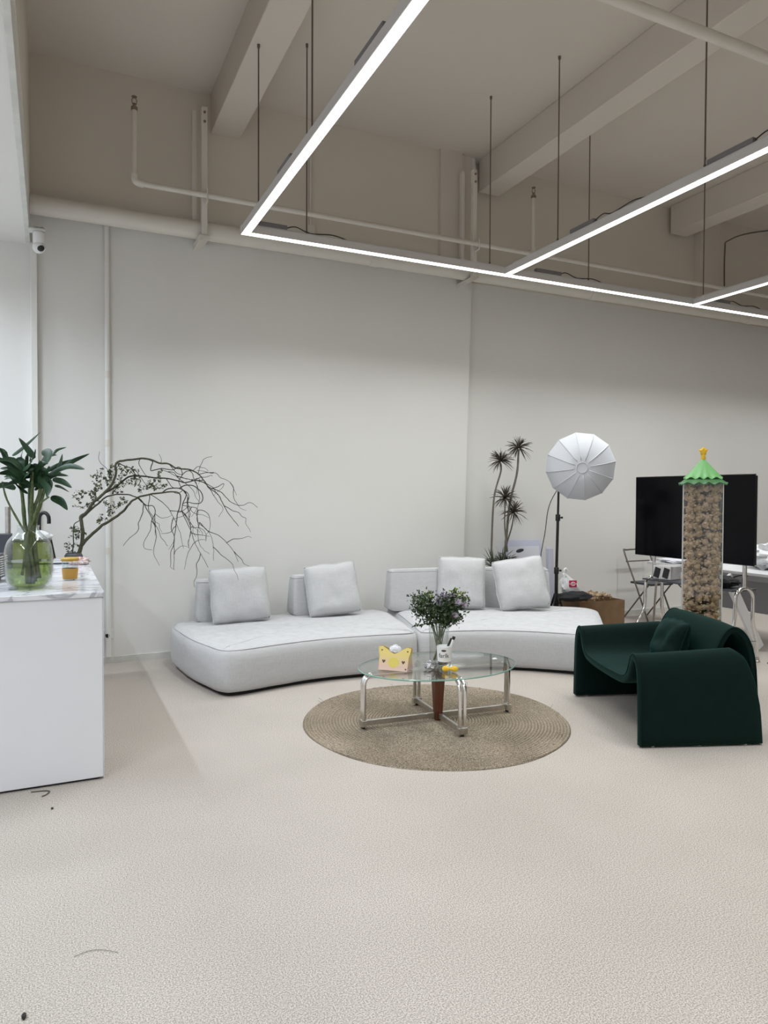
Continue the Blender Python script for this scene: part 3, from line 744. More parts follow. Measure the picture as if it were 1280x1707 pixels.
# decide side: inner sheet must lie inside (towards centre line / below)
if inn[m_ // 2].y > prof[m_ // 2].y:
    inn = [2 * prof[i] - inn[i] for i in range(m_)]
inn[0].y = 0.012; inn[-1].y = 0.012
def dmax(z):
    K = [(0, 0.755), (0.22, 0.742), (0.36, 0.715), (0.44, 0.685), (0.50, 0.655), (0.545, 0.60), (0.60, 0.50)]
    for (z0, d0), (z1, d1) in zip(K, K[1:]):
        if z <= z1: return d0 + (d1 - d0) * (z - z0) / (z1 - z0)
    return 0.5
NV = 16
def station(v, P):
    out = []
    for p in P:
        w_, z_ = p.x, p.y
        fb = max(0, min(1, (abs(w_) - 0.34) / 0.09))
        d_ = v * (fb * dmax(z_) + (1 - fb) * 0.60)
        lift = 0.03 * v * max(0, min(1, (z_ - 0.38) / 0.12))
        dip = -0.045 * v * max(0, 1 - abs(w_) / 0.33)
        roll = 0
        out.append((d_, w_ * (1 + 0.008 * sin(v * pi)), z_ + lift + dip + roll))
    return out
RG = []
for j in range(NV + 1):
    v = j / NV; v = v if j < NV - 2 else v
    RG.append(station(v, prof) + station(v, inn)[::-1])
# rounded front and rear rims
def shrink(ring, dd, ins):
    n = len(ring); h_ = n // 2; out = []
    for i in range(n):
        j = n - 1 - i
        a, c = Vector(ring[i]), Vector(ring[j])
        out.append(tuple(a + (c - a) * ins + Vector((dd, 0, 0))))
    return out
RG = [shrink(RG[0], -0.010, 0.28), shrink(RG[0], -0.006, 0.10)] + RG + [shrink(RG[-1], 0.008, 0.15), shrink(RG[-1], 0.012, 0.35)]
k = MB(); k.rings(RG, True, True); body = k.build('arms_and_seat', M['velvet'], t, smooth=2)
k = MB(); k.tube([(-0.006, p.x, p.y) for p in prof], 0.005, 6); k.build('piping', M['velvetp'], body, smooth=2)
k = MB()
for (d_, w_) in ((0.08, 0.545), (0.66, 0.545), (0.08, -0.545), (0.66, -0.545), (0.37, 0.545), (0.37, -0.545)):
    g = MB(); g.lathe([(0.014, 0), (0.014, 0.014)], 10, (d_, w_, 0)); g.build('glide', M['chromeb'], t)
bp = catmull([(0.47, 0.28, 0), (0.515, 0.40, 0), (0.545, 0.50, 0), (0.575, 0.585, 0), (0.612, 0.652, 0), (0.655, 0.690, 0), (0.705, 0.688, 0), (0.755, 0.648, 0), (0.795, 0.575, 0), (0.820, 0.47, 0), (0.832, 0.33, 0), (0.838, 0.18, 0), (0.84, 0.03, 0)], 3)
bp = [Vector((p.x, p.y)) for p in bp]; m_ = len(bp); bi = []
for i in range(m_):
    tg = bp[min(i + 1, m_ - 1)] - bp[max(i - 1, 0)]; tg.normalize()
    bi.append(bp[i] + Vector((tg.y, -tg.x)) * 0.036)
RG = []
for w_ in (-0.385, -0.38, -0.36, -0.24, -0.12, 0, 0.12, 0.24, 0.36, 0.38, 0.385):
    e = 1.0 if abs(w_) < 0.383 else 0.0
    ring = [(p.x + 0.02 * (w_ / 0.38) ** 2 * -1 * 0, w_, p.y - 0.012 * (abs(w_) / 0.38) ** 3) for p in bp] + [(p.x, w_, p.y - 0.012 * (abs(w_) / 0.38) ** 3) for p in bi[::-1]]
    if not e:
        n = len(ring); ring = [tuple(Vector(ring[i]) * 0.8 + Vector(ring[n - 1 - i]) * 0.2) for i in range(n)]
    RG.append(ring)
k = MB(); k.rings(RG); bk = k.build('backrest', M['velvet'], t, smooth=2)
for s in (-1, 1):
    k = MB(); k.tube([(p.x, s * 0.384, p.y - 0.012) for p in bp], 0.005, 6); k.build('piping', M['velvetp'], bk, smooth=2)
ca = atan2(-0.346, 0.938)
cl = Matrix.Rotation(ca, 3, 'Z') @ Vector((0.445, -0.03, 0.0)) + Vector((3.375, 3.707, 0.53))
pillow('armchair_cushion', tuple(cl), (R_(-20), R_(-3), ca - pi / 2 - R_(6)), 0.40, 0.30, 0.15, 'small dark green velvet cushion in the armchair', m=M['velvet'], seed=8, cat='cushion', group=None, pip=M['velvetp'], wr=0.03)

# ------------------------------------------------------------------ leaf helpers
def leaf_blade(k, pts, width, fold=0.25, nseg=10, side=None):
    """leaf along a spine, folded along the midrib; side = preferred width direction"""
    C = catmull(pts, max(2, nseg // (len(pts) - 1)))
    m = len(C); vs = []; fs = []
    for i, p in enumerate(C):
        s = i / (m - 1)
        wd = width * 2.1 * (s + 0.04) ** 0.62 * (1 - s) ** 0.95
        tg = (C[min(i + 1, m - 1)] - C[max(i - 1, 0)]).normalized()
        sd = (side - tg * side.dot(tg)).normalized() if side is not None else tg.cross(Vector((0, 0, 1))).normalized()
        up = sd.cross(tg)
        vs += [p + sd * wd / 2 + up * fold * wd / 2, p, p - sd * wd / 2 + up * fold * wd / 2]
    for i in range(m - 1):
        a = i * 3
        fs += [(a, a + 1, a + 4, a + 3), (a + 1, a + 2, a + 5, a + 4)]
    k.add(vs, fs)

# ------------------------------------------------------------------ vase of lucky bamboo on the counter
VB = Vector((-0.112, 4.31, 0.991))
t = empty('glass_vase', tuple(VB), 0, 'round clear glass vase of greenish water on the counter', 'vase')
pr = [(0.055, 0.0), (0.085, 0.008), (0.108, 0.035), (0.118, 0.08), (0.121, 0.14), (0.119, 0.20), (0.106, 0.25), (0.078, 0.285), (0.058, 0.305), (0.052, 0.325), (0.056, 0.338)]
pr = [(p.x, p.y) for p in catmull([(a, c, 0) for a, c in pr], 3)]
inner = [(r - 0.003, z + (0.005 if i == 0 else 0)) for i, (r, z) in enumerate(pr)]
k = MB(); k.lathe(pr + inner[::-1], 32, cap0=True, cap1=True); k.build('glass_body', M['glass'], t, smooth=2)
wl = [(r - 0.005, z + 0.007) for r, z in pr if z < 0.15]
k = MB(); k.lathe(wl + [(0.0005, wl[-1][1])], 32, cap0=True, cap1=False); k.build('water', M['water'], t, smooth=40)
plant = empty('bamboo_plant', tuple(VB), radians(-25), 'leafy green plant cuttings standing in the round vase', 'plant')
def zp(zx, zy, y=0.0): return Vector(((zx - 216) * 0.000645, y, (1431 - zy) * 0.000645))
stems = [([(200, 1375), (185, 1000), (172, 880), (150, 640), (125, 530)], 0.02), ([(215, 1395), (235, 1050), (245, 880), (258, 600), (270, 450)], -0.01), ([(250, 1380), (240, 1000), (262, 850), (340, 570), (352, 430)], 0.03),
         ([(280, 1330), (225, 1000), (172, 905), (60, 690), (25, 540)], -0.03), ([(180, 1320), (235, 1000), (285, 870), (330, 740), (420, 665)], -0.045), ([(230, 1400), (205, 1000), (205, 860), (195, 650), (215, 470)], 0.045),
         ([(295, 1350), (255, 1020), (230, 850), (300, 650), (330, 500)], 0.01)]
for j, (S, dy) in enumerate(stems):
    P = catmull([zp(x, y, dy * (0.5 + 0.5 * (1431 - y) / 900)) for x, y in S], 5)
    rad = [0.0135 * (1 - 0.45 * i / len(P)) * (1.0 + (0.18 if i % 4 == 0 else 0)) for i in range(len(P))]
    if j in (3, 4): rad = [r * 0.55 for r in rad]
    k = MB(); k.tube(P, rad, 8); k.build('stem', M['stem'], plant, smooth=2)
leaves = [((75, 320), (150, 250), (273, 115), 34, 0.03), ((272, 345), (215, 270), (140, 172), 44, 0), ((95, 430), (40, 350), (8, 248), 46, -0.02), ((235, 375), (190, 320), (163, 262), 30, 0.05), ((180, 440), (270, 370), (345, 272), 70, -0.04),
          ((345, 280), (400, 300), (425, 390), 70, -0.03), ((405, 325), (430, 270), (480, 240), 22, 0.04), ((430, 470), (465, 390), (473, 300), 36, 0.02), ((440, 450), (540, 370), (665, 292), 36, 0.05), ((400, 470), (560, 405), (722, 436), 52, -0.02),
          ((340, 490), (430, 470), (512, 486), 42, 0.03), ((430, 515), (520, 535), (628, 590), 44, -0.03), ((320, 490), (420, 560), (470, 670), 76, -0.06), ((420, 665), (520, 700), (622, 772), 56, -0.05), ((180, 500), (80, 440), (-20, 430), 46, 0.0),
          ((210, 480), (100, 400), (-30, 330), 52, -0.04), ((180, 560), (90, 500), (-40, 520), 50, 0.03), ((250, 560), (170, 540), (90, 590), 44, -0.05), ((430, 570), (470, 580), (517, 625), 26, 0.03), ((340, 450), (450, 390), (565, 333), 40, 0.06),
          ((200, 600), (190, 500), (120, 420), 52, -0.05), ((330, 560), (300, 450), (250, 350), 56, 0.04), ((270, 560), (330, 480), (350, 360), 60, -0.02), ((120, 540), (60, 480), (20, 380), 50, 0.04), ((150, 440), (120, 350), (95, 250), 40, 0.05),
          ((230, 640), (180, 590), (150, 480), 40, -0.06), ((255, 610), (320, 520), (420, 450), 44, 0.05), ((120, 600), (40, 570), (-60, 610), 46, -0.03), ((280, 420), (330, 350), (330, 265), 40, 0.06), ((60, 420), (0, 300), (-70, 260), 44, 0.02)]
lr = random.Random(23)
for _ in range(26):
    bx0 = lr.uniform(120, 360); by0 = lr.uniform(430, 600); an = lr.uniform(0.1, pi - 0.1); ln_ = lr.uniform(140, 230)
    leaves.append(((bx0, by0), (bx0 + cos(an) * ln_ * 0.5, by0 - sin(an) * ln_ * 0.5 - 15), (bx0 + cos(an) * ln_, by0 - sin(an) * ln_ * 0.75 + 20), lr.uniform(34, 54), lr.uniform(-0.07, 0.08)))
for j, (a, m2, c, w_, dy) in enumerate(leaves):
    k = MB(); pa, pm, pc = zp(*a, dy * 0.4), zp(*m2, dy), zp(*c, dy * 2.2)
    leaf_blade(k, [pa, pm, pc], w_ * 0.00098, 0.3, 12, Vector((0.5 * sin(j * 1.7), 0.45, 0.8)))
    k.build('leaf', M['leaf'], plant, smooth=2)
t = None

# glass cup with mustard lid
t = empty('lidded_cup', (0.10, 4.63, 0.991), 0, 'small glass cup with mustard lid and amber sleeve on the counter', 'cup')
k = MB(); k.lathe([(0.036, 0.0), (0.0385, 0.004), (0.046, 0.118), (0.044, 0.118), (0.0365, 0.008)], 28, cap0=True, cap1=True); k.build('glass_body', M['glass'], t, smooth=40)
k = MB(); k.lathe([(0.0385, 0.006), (0.0405, 0.007), (0.0455, 0.068), (0.0435, 0.069)], 28, cap0=False, cap1=False); k.build('sleeve', M['amber'], t, smooth=40)
k = MB(); k.lathe([(0.048, 0.112), (0.050, 0.115), (0.050, 0.126), (0.044, 0.132), (0.0, 0.133)], 28, cap0=True, cap1=False); k.build('lid', M['lid'], t, smooth=40)

# olive box with cloth, tap, tray and devices further back
t = empty('olive_box', (-0.21, 6.02, 0.991), radians(-4), 'flat olive green box with black edging behind the vase', 'box')
k = MB(); k.rings([[(-0.25, -0.10, 0.01), (0.225, -0.10, 0.012), (0.225, 0.10, 0.012), (-0.25, 0.10, 0.01)], [(-0.24, -0.085, 0.155), (0.20, -0.085, 0.155), (0.20, 0.085, 0.155), (-0.24, 0.085, 0.155)]]); k.build('body', M['olive'], t, bevel=0.004)
k = MB()
k.tube([(-0.24, -0.088, 0.157), (0.203, -0.088, 0.157), (0.203, 0.088, 0.157), (-0.24, 0.088, 0.157)], 0.006, 6, closed=True)
k.tube([(0.203, -0.088, 0.157), (0.229, -0.103, 0.01)], 0.006, 6); k.tube([(0.203, 0.088, 0.157), (0.229, 0.103, 0.01)], 0.006, 6); k.build('black_edging', M['black'], t)
def crumple(name, m, loc, size, seed, parent=None, amp=0.35, freq=3.0, nu=26, nv=16, flat=0.0):
    k = MB(); k.ball((0, 0, 0), 1.0, nu, nv)
    vs = []
    for v in k.v:
        q = Vector(v); n1 = noise.noise(q * freq + Vector((seed * 7.3, 0, 0))); n2 = noise.noise(q * freq * 2.3 + Vector((0, seed * 3.1, 0)))
        q = q * (1 + amp * n1 + amp * 0.5 * abs(n2))
        q = Vector((q.x * size[0], q.y * size[1], q.z * size[2]))
        if q.z < -size[2] * (1 - flat): q.z = -size[2] * (1 - flat)
        vs.append(tuple(q))
    z0 = min(v[2] for v in vs); k.v = [(v[0], v[1], v[2] - z0) for v in vs]
    o = k.build(name, m, parent, smooth=40); o.location = loc
    return o
tag(crumple('folded_cloth', M['cloth'], (-0.10, 6.0, 1.149), (0.105, 0.07, 0.045), 3, flat=0.4, amp=0.3), 'rumpled white cloth on the olive box', 'cloth')
t = empty('kitchen_tap', (-0.055, 6.235, 0.991), radians(-25), 'black gooseneck tap rising behind the white cloth', 'tap')
k = MB(); k.lathe([(0.028, 0), (0.028, 0.012), (0.016, 0.02), (0.015, 0.06)], 16); k.build('base', M['black'], t, smooth=40)
k = MB(); pts = [(-0.035, 0, 0.02), (-0.035, 0, 0.31)] + [(0.004 - 0.039 * cos(a * pi / 8), 0, 0.31 + 0.052 * sin(a * pi / 8)) for a in range(1, 9)] + [(0.043, 0, 0.275)]
k.tube([(0, 0, 0.02), (-0.02, 0, 0.03)] + pts, 0.0145, 12); k.build('spout', M['black'], t, smooth=True)
t = empty('serving_tray', (0.02, 5.78, 0.991), radians(-8), 'thin dark tray with a pale rim behind the lidded cup', 'tray')
k = MB(); k.box((0, 0, 0.006), (0.20, 0.14, 0.010)); k.build('base', M['charcoal'], t, bevel=0.003)
k = MB(); k.tube([(-0.1, -0.07, 0.014), (0.1, -0.07, 0.014), (0.1, 0.07, 0.014), (-0.1, 0.07, 0.014)], 0.006, 6, closed=True); k.build('rim', M['whitep'], t)
t = empty('coffee_grinder', (-0.33, 4.72, 0.991), radians(-12), 'dark kitchen appliance with ribbed side at the left picture edge', 'appliance')
part_box('body', M['charcoal'], t, (-0.10, -0.08, 0.02), (0.075, 0.08, 0.16), 0.008)
for i in range(9):
    k = MB(); k.box((0.078, 0, 0.04 + i * 0.013), (0.008, 0.13, 0.006)); k.build('rib', M['alu'], t)
k = MB(); k.tube([(0.06, -0.09, 0.022), (0.06, -0.06, 0.022)], 0.022, 14); k.tube([(-0.07, -0.09, 0.022), (-0.07, -0.06, 0.022)], 0.022, 14); k.build('foot', M['black'], t, smooth=True)
t = empty('steel_dispenser', (-0.36, 5.55, 0.991), 0, 'slim steel column with a dark box behind the vase', 'dispenser')
part_box('dark_base', M['charcoal'], t, (-0.10, -0.06, 0.0), (0.115, 0.06, 0.235), 0.006)
k = MB(); k.tube([(0.09, 0, 0.235), (0.09, 0, 0.42)], 0.018, 14); k.build('column', M['chromeb'], t, smooth=True)
tag(crumple('plastic_bag', M['bag'], (-0.50, 5.85, 0.991), (0.16, 0.12, 0.17), 11, amp=0.3), 'white plastic bag on the counter at the left edge', 'bag')
tag(crumple('wrapped_sweets', M['pink'], (0.185, 5.62, 0.991), (0.062, 0.05, 0.030), 5, amp=0.45, freq=5, flat=0.3), 'crumpled pink and white wrapping on the counter corner', 'wrapping')

# ------------------------------------------------------------------ curly branches
t = empty('branch_vase', (0.155, 5.97, 0.991), 0, 'small dark stone vase holding the branches behind the cup', 'vase')
k = MB(); k.lathe([(0.05, 0), (0.062, 0.01), (0.066, 0.035), (0.056, 0.055), (0.05, 0.058), (0.046, 0.05), (0.05, 0.012)], 20, cap0=True, cap1=True); k.build('body', M['vase_dark'], t, smooth=40)
LIMBS = [
 ([(0.19,1.034),(0.209,1.099),(0.221,1.191),(0.216,1.282),(0.21,1.322),(0.252,1.361),(0.301,1.439),(0.375,1.505),(0.438,1.585),(0.469,1.666),(0.469,1.745),(0.551,1.774),(0.705,1.791),(0.796,1.76),(0.875,1.748),(0.928,1.715),(1.022,1.71),(1.104,1.676),(1.145,1.621),(1.187,1.552),(1.257,1.496),(1.299,1.411),(1.355,1.34),(1.441,1.232)],0.017,0.0025),
 ([(0.209,1.099),(0.276,1.176),(0.362,1.254),(0.461,1.319),(0.524,1.372),(0.563,1.426),(0.626,1.473),(0.717,1.5),(0.808,1.514),(0.888,1.524),(0.941,1.508),(0.948,1.439),(0.927,1.357),(0.914,1.247),(0.903,1.136),(0.913,1.012),(0.91,0.888)],0.014,0.0018),
 ([(0.213,1.309),(0.277,1.374),(0.338,1.426),(0.387,1.472),(0.462,1.499),(0.55,1.5),(0.614,1.48),(0.665,1.439),(0.665,1.358),(0.632,1.277),(0.626,1.21),(0.562,1.157),(0.513,1.091)],0.009,0.0018),
 ([(0.375,1.505),(0.462,1.559),(0.513,1.6),(0.576,1.647),(0.653,1.648),(0.756,1.636),(0.848,1.631),(0.915,1.618),(0.995,1.598),(1.077,1.62),(1.145,1.6),(1.201,1.552),(1.271,1.524),(1.313,1.482),(1.398,1.425),(1.47,1.411),(1.543,1.432),(1.609,1.396)],0.009,0.0018),
 ([(0.705,1.791),(0.75,1.765),(0.73,1.697),(0.809,1.712),(0.888,1.7),(0.955,1.722),(0.968,1.66),(0.941,1.605),(0.968,1.536),(1.008,1.481),(1.002,1.412),(1.008,1.342),(1.028,1.231),(1.021,1.134),(1.014,1.064)],0.005,0.0016),
 ([(0.808,1.514),(0.861,1.549),(0.941,1.55),(0.995,1.509),(0.968,1.439),(0.954,1.37),(0.994,1.273),(1.035,1.189),(1.062,1.105),(1.103,1.02),(1.165,0.906)],0.0055,0.0018),
 ([(0.941,1.55),(0.995,1.578),(1.077,1.565),(1.131,1.509),(1.131,1.439),(1.076,1.425),(1.022,1.439),(0.968,1.419),(1.049,1.398),(1.104,1.37),(1.104,1.272),(1.173,1.215),(1.214,1.158),(1.242,1.058),(1.245,0.938)],0.005,0.0016),
 ([(1.104,1.272),(1.172,1.201),(1.256,1.164),(1.327,1.099),(1.384,1.026),(1.415,0.939)],0.004,0.0016),
 ([(0.626,1.473),(0.691,1.412),(0.743,1.405),(0.755,1.344),(0.729,1.29),(0.716,1.208),(0.677,1.141),(0.67,1.074),(0.735,1.052)],0.0045,0.0016),
 ([(0.665,1.439),(0.703,1.372),(0.736,1.303),(0.775,1.221),(0.807,1.152),(0.86,1.082)],0.004,0.0016),
 ([(1.104,1.676),(1.146,1.789),(1.208,1.816)],0.003,0.0015),
 ([(1.104,1.669),(1.229,1.686),(1.285,1.644),(1.37,1.603),(1.434,1.497)],0.0035,0.0014),
 ([(0.809,1.76),(0.816,1.781),(0.796,1.828)],0.0025,0.0014),
 ([(0.425,1.592),(0.413,1.678),(0.358,1.743),(0.34,1.782),(0.346,1.835)],0.003,0.0014),
 ([(0.653,1.787),(0.647,1.736),(0.691,1.669),(0.73,1.629)],0.0035,0.0018),
 ([(0.482,1.746),(0.602,1.695),(0.653,1.628),(0.704,1.548)],0.0045,0.0018),
 ([(1.104,1.272),(1.097,1.174),(1.117,1.076),(1.2,1.003)],0.003,0.0014),
 ([(1.062,1.105),(1.007,0.995),(0.994,0.884)],0.0028,0.0014),
 ([(0.717,1.5),(0.808,1.439),(0.861,1.371),(0.887,1.316),(0.94,1.191),(0.967,1.066)],0.0035,0.0014),
 ([(1.187,1.552),(1.257,1.439),(1.306,1.383),(1.277,1.312)],0.003,0.0014),
 ([(0.755,1.344),(0.808,1.31),(0.874,1.336)],0.0025,0.0012),
 ([(1.145,1.621),(1.063,1.62),(0.995,1.633),(0.928,1.646),(0.862,1.686),(0.809,1.705)],0.004,0.002),
 ([(0.148,1.023),(0.155,1.153),(0.156,1.257),(0.192,1.289),(0.213,1.309)],0.005,0.003),
 ([(0.927,1.357),(0.968,1.37),(1.002,1.412)],0.003,0.002),
 ([(0.968,1.536),(0.928,1.508),(0.888,1.524)],0.003,0.002),
 ([(0.848,1.631),(0.888,1.563),(0.941,1.55)],0.004,0.002),
 ([(0.875,1.748),(0.928,1.673),(0.968,1.66)],0.0035,0.002),
 ([(1.145,1.6),(1.215,1.566),(1.257,1.496)],0.004,0.002),
]

t = empty('curly_branches', (0.19, 6.0, 1.0), 0, 'arching bare curly branches with tiny dried leaves against the wall', 'branches')
def wob(x, z): return 0.16 * noise.noise(Vector((x * 1.4, z * 1.4, 3.3))) + 0.05 * noise.noise(Vector((x * 5, z * 5, 1.0)))
for j, (pts, ra, rb) in enumerate(LIMBS):
    P = []
    for i, (x, z) in enumerate(pts):
        y = wob(x, z) * min(1.0, max(0, (z + x * 1.2 - 1.25)) * 1.6)
        if j > 3: y += 0.10 * sin(j * 2.4) * (i / len(pts))
        P.append((x - 0.19, y, max(z - 1.0, -0.12)))
    C = catmull(P, 4)
    C = [c + Vector((noise.noise(c * 22), noise.noise(c * 22 + Vector((5, 0, 0))), noise.noise(c * 22 + Vector((0, 9, 0))))) * (0.006 if i else 0) for i, c in enumerate(C)]
    n = len(C)
    k = MB(); k.tube(C, [ra + (rb - ra) * (i / (n - 1)) ** 0.7 for i in range(n)], 7 if ra > .006 else 5)
    k.build('branch' if ra > 0.006 else 'twig', M['barkg'] if j < 3 else M['bark'], t, smooth=2)
tw = random.Random(17)
for j, (pts, ra, rb) in enumerate(LIMBS):
    if j in (0, 1, 3, 4, 5, 6, 7, 8, 11, 18, 21):
        for _ in range(4 if j < 7 else 2):
            i = tw.randrange(max(1, len(pts) // 3), len(pts) - 1); x, z = pts[i]
            if x < 0.6: continue
            y = wob(x, z) * min(1.0, max(0, (z + x * 1.2 - 1.25)) * 1.6) + (0.10 * sin(j * 2.4) * (i / len(pts)) if j > 3 else 0)
            p = Vector((x - 0.19, y, z - 1.0)); d_ = Vector((tw.uniform(-0.3, 1), tw.uniform(-1, 1), tw.uniform(-1, 0.25))).normalized(); P = [p]
            for q in range(tw.randrange(4, 9)):
                d_ = (d_ + Vector((tw.uniform(-.7, .7), tw.uniform(-.7, .7), tw.uniform(-.8, .35)))).normalized(); P.append(P[-1] + d_ * 0.05)
            C = catmull(P, 4); k = MB(); k.tube(C, [0.0034 + (0.0012 - 0.0034) * i2 / len(C) for i2 in range(len(C))], 5); k.build('twig', M['bark'], t, smooth=2)
CLUST = [(0.179, 1.152), (0.149, 1.218), (0.161, 1.1), (0.204, 1.439), (0.228, 1.4), (0.217, 1.478), (0.339, 1.597), (0.32, 1.518), (0.351, 1.637), (0.425, 1.678), (0.438, 1.625), (0.413, 1.572), (0.513, 1.693), (0.551, 1.68), (0.488, 1.626), (0.576, 1.681), (0.475, 1.546), (0.45, 1.519), (0.412, 1.373), (0.437, 1.36), (0.525, 1.453), (0.474, 1.399), (0.614, 1.574), (0.612, 1.628), (0.704, 1.548), (0.795, 1.63), (0.808, 1.576), (0.756, 1.548), (0.326, 1.452), (0.289, 1.479), (0.113, 1.05), (0.191, 1.204), (0.277, 1.4), (0.337, 1.281), (0.351, 1.545), (0.652, 1.52), (0.737, 1.589)]
k = MB(); k2 = MB()
def leaflet(kk, p, s):
    a = Vector((random.uniform(-1, 1), random.uniform(-1, 1), random.uniform(-1, 1))).normalized()
    c = a.cross(Vector((random.uniform(-1, 1), random.uniform(-1, 1), random.uniform(-1, 1)))).normalized(); u = a.cross(c)
    kk.add([p - a * s, p + c * s * 0.55 + u * s * 0.15, p + a * s, p - c * s * 0.55 + u * s * 0.15], [(0, 1, 2), (0, 2, 3)])
for (x, z) in CLUST:
    p = Vector((x - 0.19, wob(x, z) * min(1, max(0, z + x * 1.2 - 1.25) * 1.6), z - 1.0))
    for q in range(2):
        P = [p]; d_ = Vector((random.uniform(-.5, .5), random.uniform(-.6, .6), random.uniform(-.2, 1))).normalized()
        for i in range(5):
            d_ = (d_ + Vector((random.uniform(-.5, .5), random.uniform(-.5, .5), random.uniform(-.5, .3)))).normalized(); P.append(P[-1] + d_ * 0.016)
        k2.tube(P, 0.0012, 4)
        for c in P:
            for _ in range(2): leaflet(k, c + Vector((random.uniform(-1, 1), random.uniform(-1, 1), random.uniform(-1, 1))) * 0.013, random.uniform(0.009, 0.016))
tag(k.build('leaflets', M['bud'], t), kind='stuff'); k2.build('fine_twigs', M['barkg'], t)

# ------------------------------------------------------------------ dragon tree behind the sofa
t = empty('dragon_tree', (4.38, 6.50, 0), 0, 'tall thin-caned dragon tree standing behind the sofa', 'plant')
k = MB(); k.lathe([(0.11, 0), (0.14, 0.02), (0.165, 0.30), (0.17, 0.32), (0.155, 0.32), (0.15, 0.29)], 24, cap0=True, cap1=False); pot = k.build('pot', M['pot'], t, smooth=40)
k = MB(); k.lathe([(0.0, 0.29), (0.152, 0.29)], 24, cap0=False, cap1=False); k.build('soil', M['soil'], pot)
def rosette(p, L, n, m, seed, up=0.35):
    rnd = random.Random(seed); k = MB()
    for i in range(n):
        a = rnd.uniform(0, 2 * pi); el = rnd.uniform(-0.75, 1.35) ; l = L * rnd.uniform(0.75, 1.1)
        d_ = Vector((cos(a) * cos(el), sin(a) * cos(el), sin(el)))
        P = [p, p + d_ * l * 0.5, p + d_ * l + Vector((0, 0, -0.02 - 0.1 * l * cos(el)))]
        leaf_blade(k, P, 0.013, 0.25, 6, Vector((rnd.uniform(-1, 1), rnd.uniform(-1, 1), 0.4)))
    k.build('leaf_rosette', m, t, smooth=2)
def W4(x, z, y=6.40): return Vector((x - 4.38, y - 6.50, z))
canes = [([(4.272, 0.27), (4.272, 0.775), (4.271, 1.0), (4.297, 1.48), (4.38, 1.76)], (4.377, 1.875), 0.115, 0.0125, 0.0), ([(4.44, 0.27), (4.455, 0.80), (4.475, 1.0), (4.521, 1.415), (4.61, 1.74), (4.628, 1.95)], (4.632, 2.03), 0.115, 0.0155, 0.03),
         ([(4.46, 0.9), (4.425, 1.16), (4.425, 1.40)], (4.427, 1.48), 0.12, 0.0095, -0.02), ([(4.45, 0.6), (4.485, 0.92), (4.56, 1.15), (4.583, 1.26)], (4.585, 1.32), 0.12, 0.009, 0.05)]
for j, (P, hd, L, r, dy) in enumerate(canes):
    C = catmull([W4(x, z, 6.43 + dy) for x, z in P] + [W4(hd[0], hd[1] - 0.02, 6.43 + dy)], 6)
    k = MB(); k.tube(C, [r * (1 - 0.35 * i / len(C)) * (1 + 0.06 * sin(i * 2.1)) for i in range(len(C))], 9); k.build('cane', M['dstem'], t, smooth=2)
    rosette(W4(hd[0], hd[1], 6.43 + dy), L * 1.45, 90, M['dleaf'], j)
rosette(W4(4.25, 0.74, 6.36), 0.24, 60, M['dleafg'], 20); rosette(W4(4.38, 0.78, 6.40), 0.22, 50, M['dleafg'], 21); rosette(W4(4.50, 0.80, 6.44), 0.15, 30, M['dleaf'], 22)
k = MB(); k.tube([W4(4.30, 0.29, 6.40), W4(4.26, 0.74, 6.36)], 0.02, 8); k.tube([W4(4.42, 0.29, 6.42), W4(4.39, 0.78, 6.40)], 0.02, 8); k.tube([W4(4.47, 0.29, 6.44), W4(4.5, 0.8, 6.44)], 0.018, 8); k.build('short_cane', M['dstem'], t, smooth=2)

# boards leaning on the wall ----------------------------------------
def lean(name, x, w, h, y0, m, label, tilt=7, th=0.018, rz=0):
    k = MB(); k.box((0, 0, h / 2), (w, th, h)); o = k.build(name, m, None, bevel=0.002)
    o.location = (x, y0, 0.002 + th / 2 * sin(radians(tilt))); o.rotation_euler = (radians(-tilt), 0, rz)
    return tag(o, label, 'board', 'panels leaning on the wall')
lean('foam_board', 4.92, 0.50, 1.00, 6.66, M['board'], 'lilac board leaning on the wall behind the dragon tree', 6)
fb_ = lean('foam_board', 4.86, 0.42, 0.93, 6.57, M['boardw'], 'pale board with a dark oval mark behind the right pillow', 6)
k = MB(); k.ball((-0.06, -0.010, 0.885), (0.055, 0.003, 0.020), 16, 8, Matrix.Rotation(radians(-10), 3, 'Y')); k.build('oval_mark', M['charcoal'], fb_, smooth=2)
lean('foam_board', 5.14, 0.07, 0.90, 6.50, M['board'], 'narrow lilac panel edge beside the light stand', 4, 0.05)
lean('foam_board', 5.17, 0.05, 0.92, 6.58, M['boardw'], 'thin white strip leaning beside the lilac panel', 3, 0.02)

# ------------------------------------------------------------------ softbox lamp on stand
t = empty('studio_light', (4.93, 6.17, 0), 0, 'white umbrella softbox on a black light stand behind the sofa', 'studio light')
ctr = Vector((5.10 - 4.93, 6.0 - 6.17, 1.815))
ax = (Vector((0, 0, 1.5)) - Vector((5.10, 6.0, 1.815))).normalized()
ax = (ax + Vector((0.906, -0.4226, 0)) * 0.10 + Vector((0, 0, -0.07))).normalized()
e1 = Vector((0, 0, 1)).cross(ax).normalized(); e2 = ax.cross(e1)
NS = 12; RS = 0.365
def sring(r, h, sag=0.0, sub=6):
    out = []
    for i in range(NS):
        for j in range(sub):
            f = j / sub; a0 = 2 * pi * (i + 0.3) / NS; a1 = 2 * pi * (i + 1.3) / NS
            p = (e1 * cos(a0) + e2 * sin(a0)) * (1 - f) + (e1 * cos(a1) + e2 * sin(a1)) * f
            s_ = 4 * f * (1 - f)
            out.append(ctr + p * r * (1 - sag * s_) + ax * (h - 0.0 * s_))
    return out
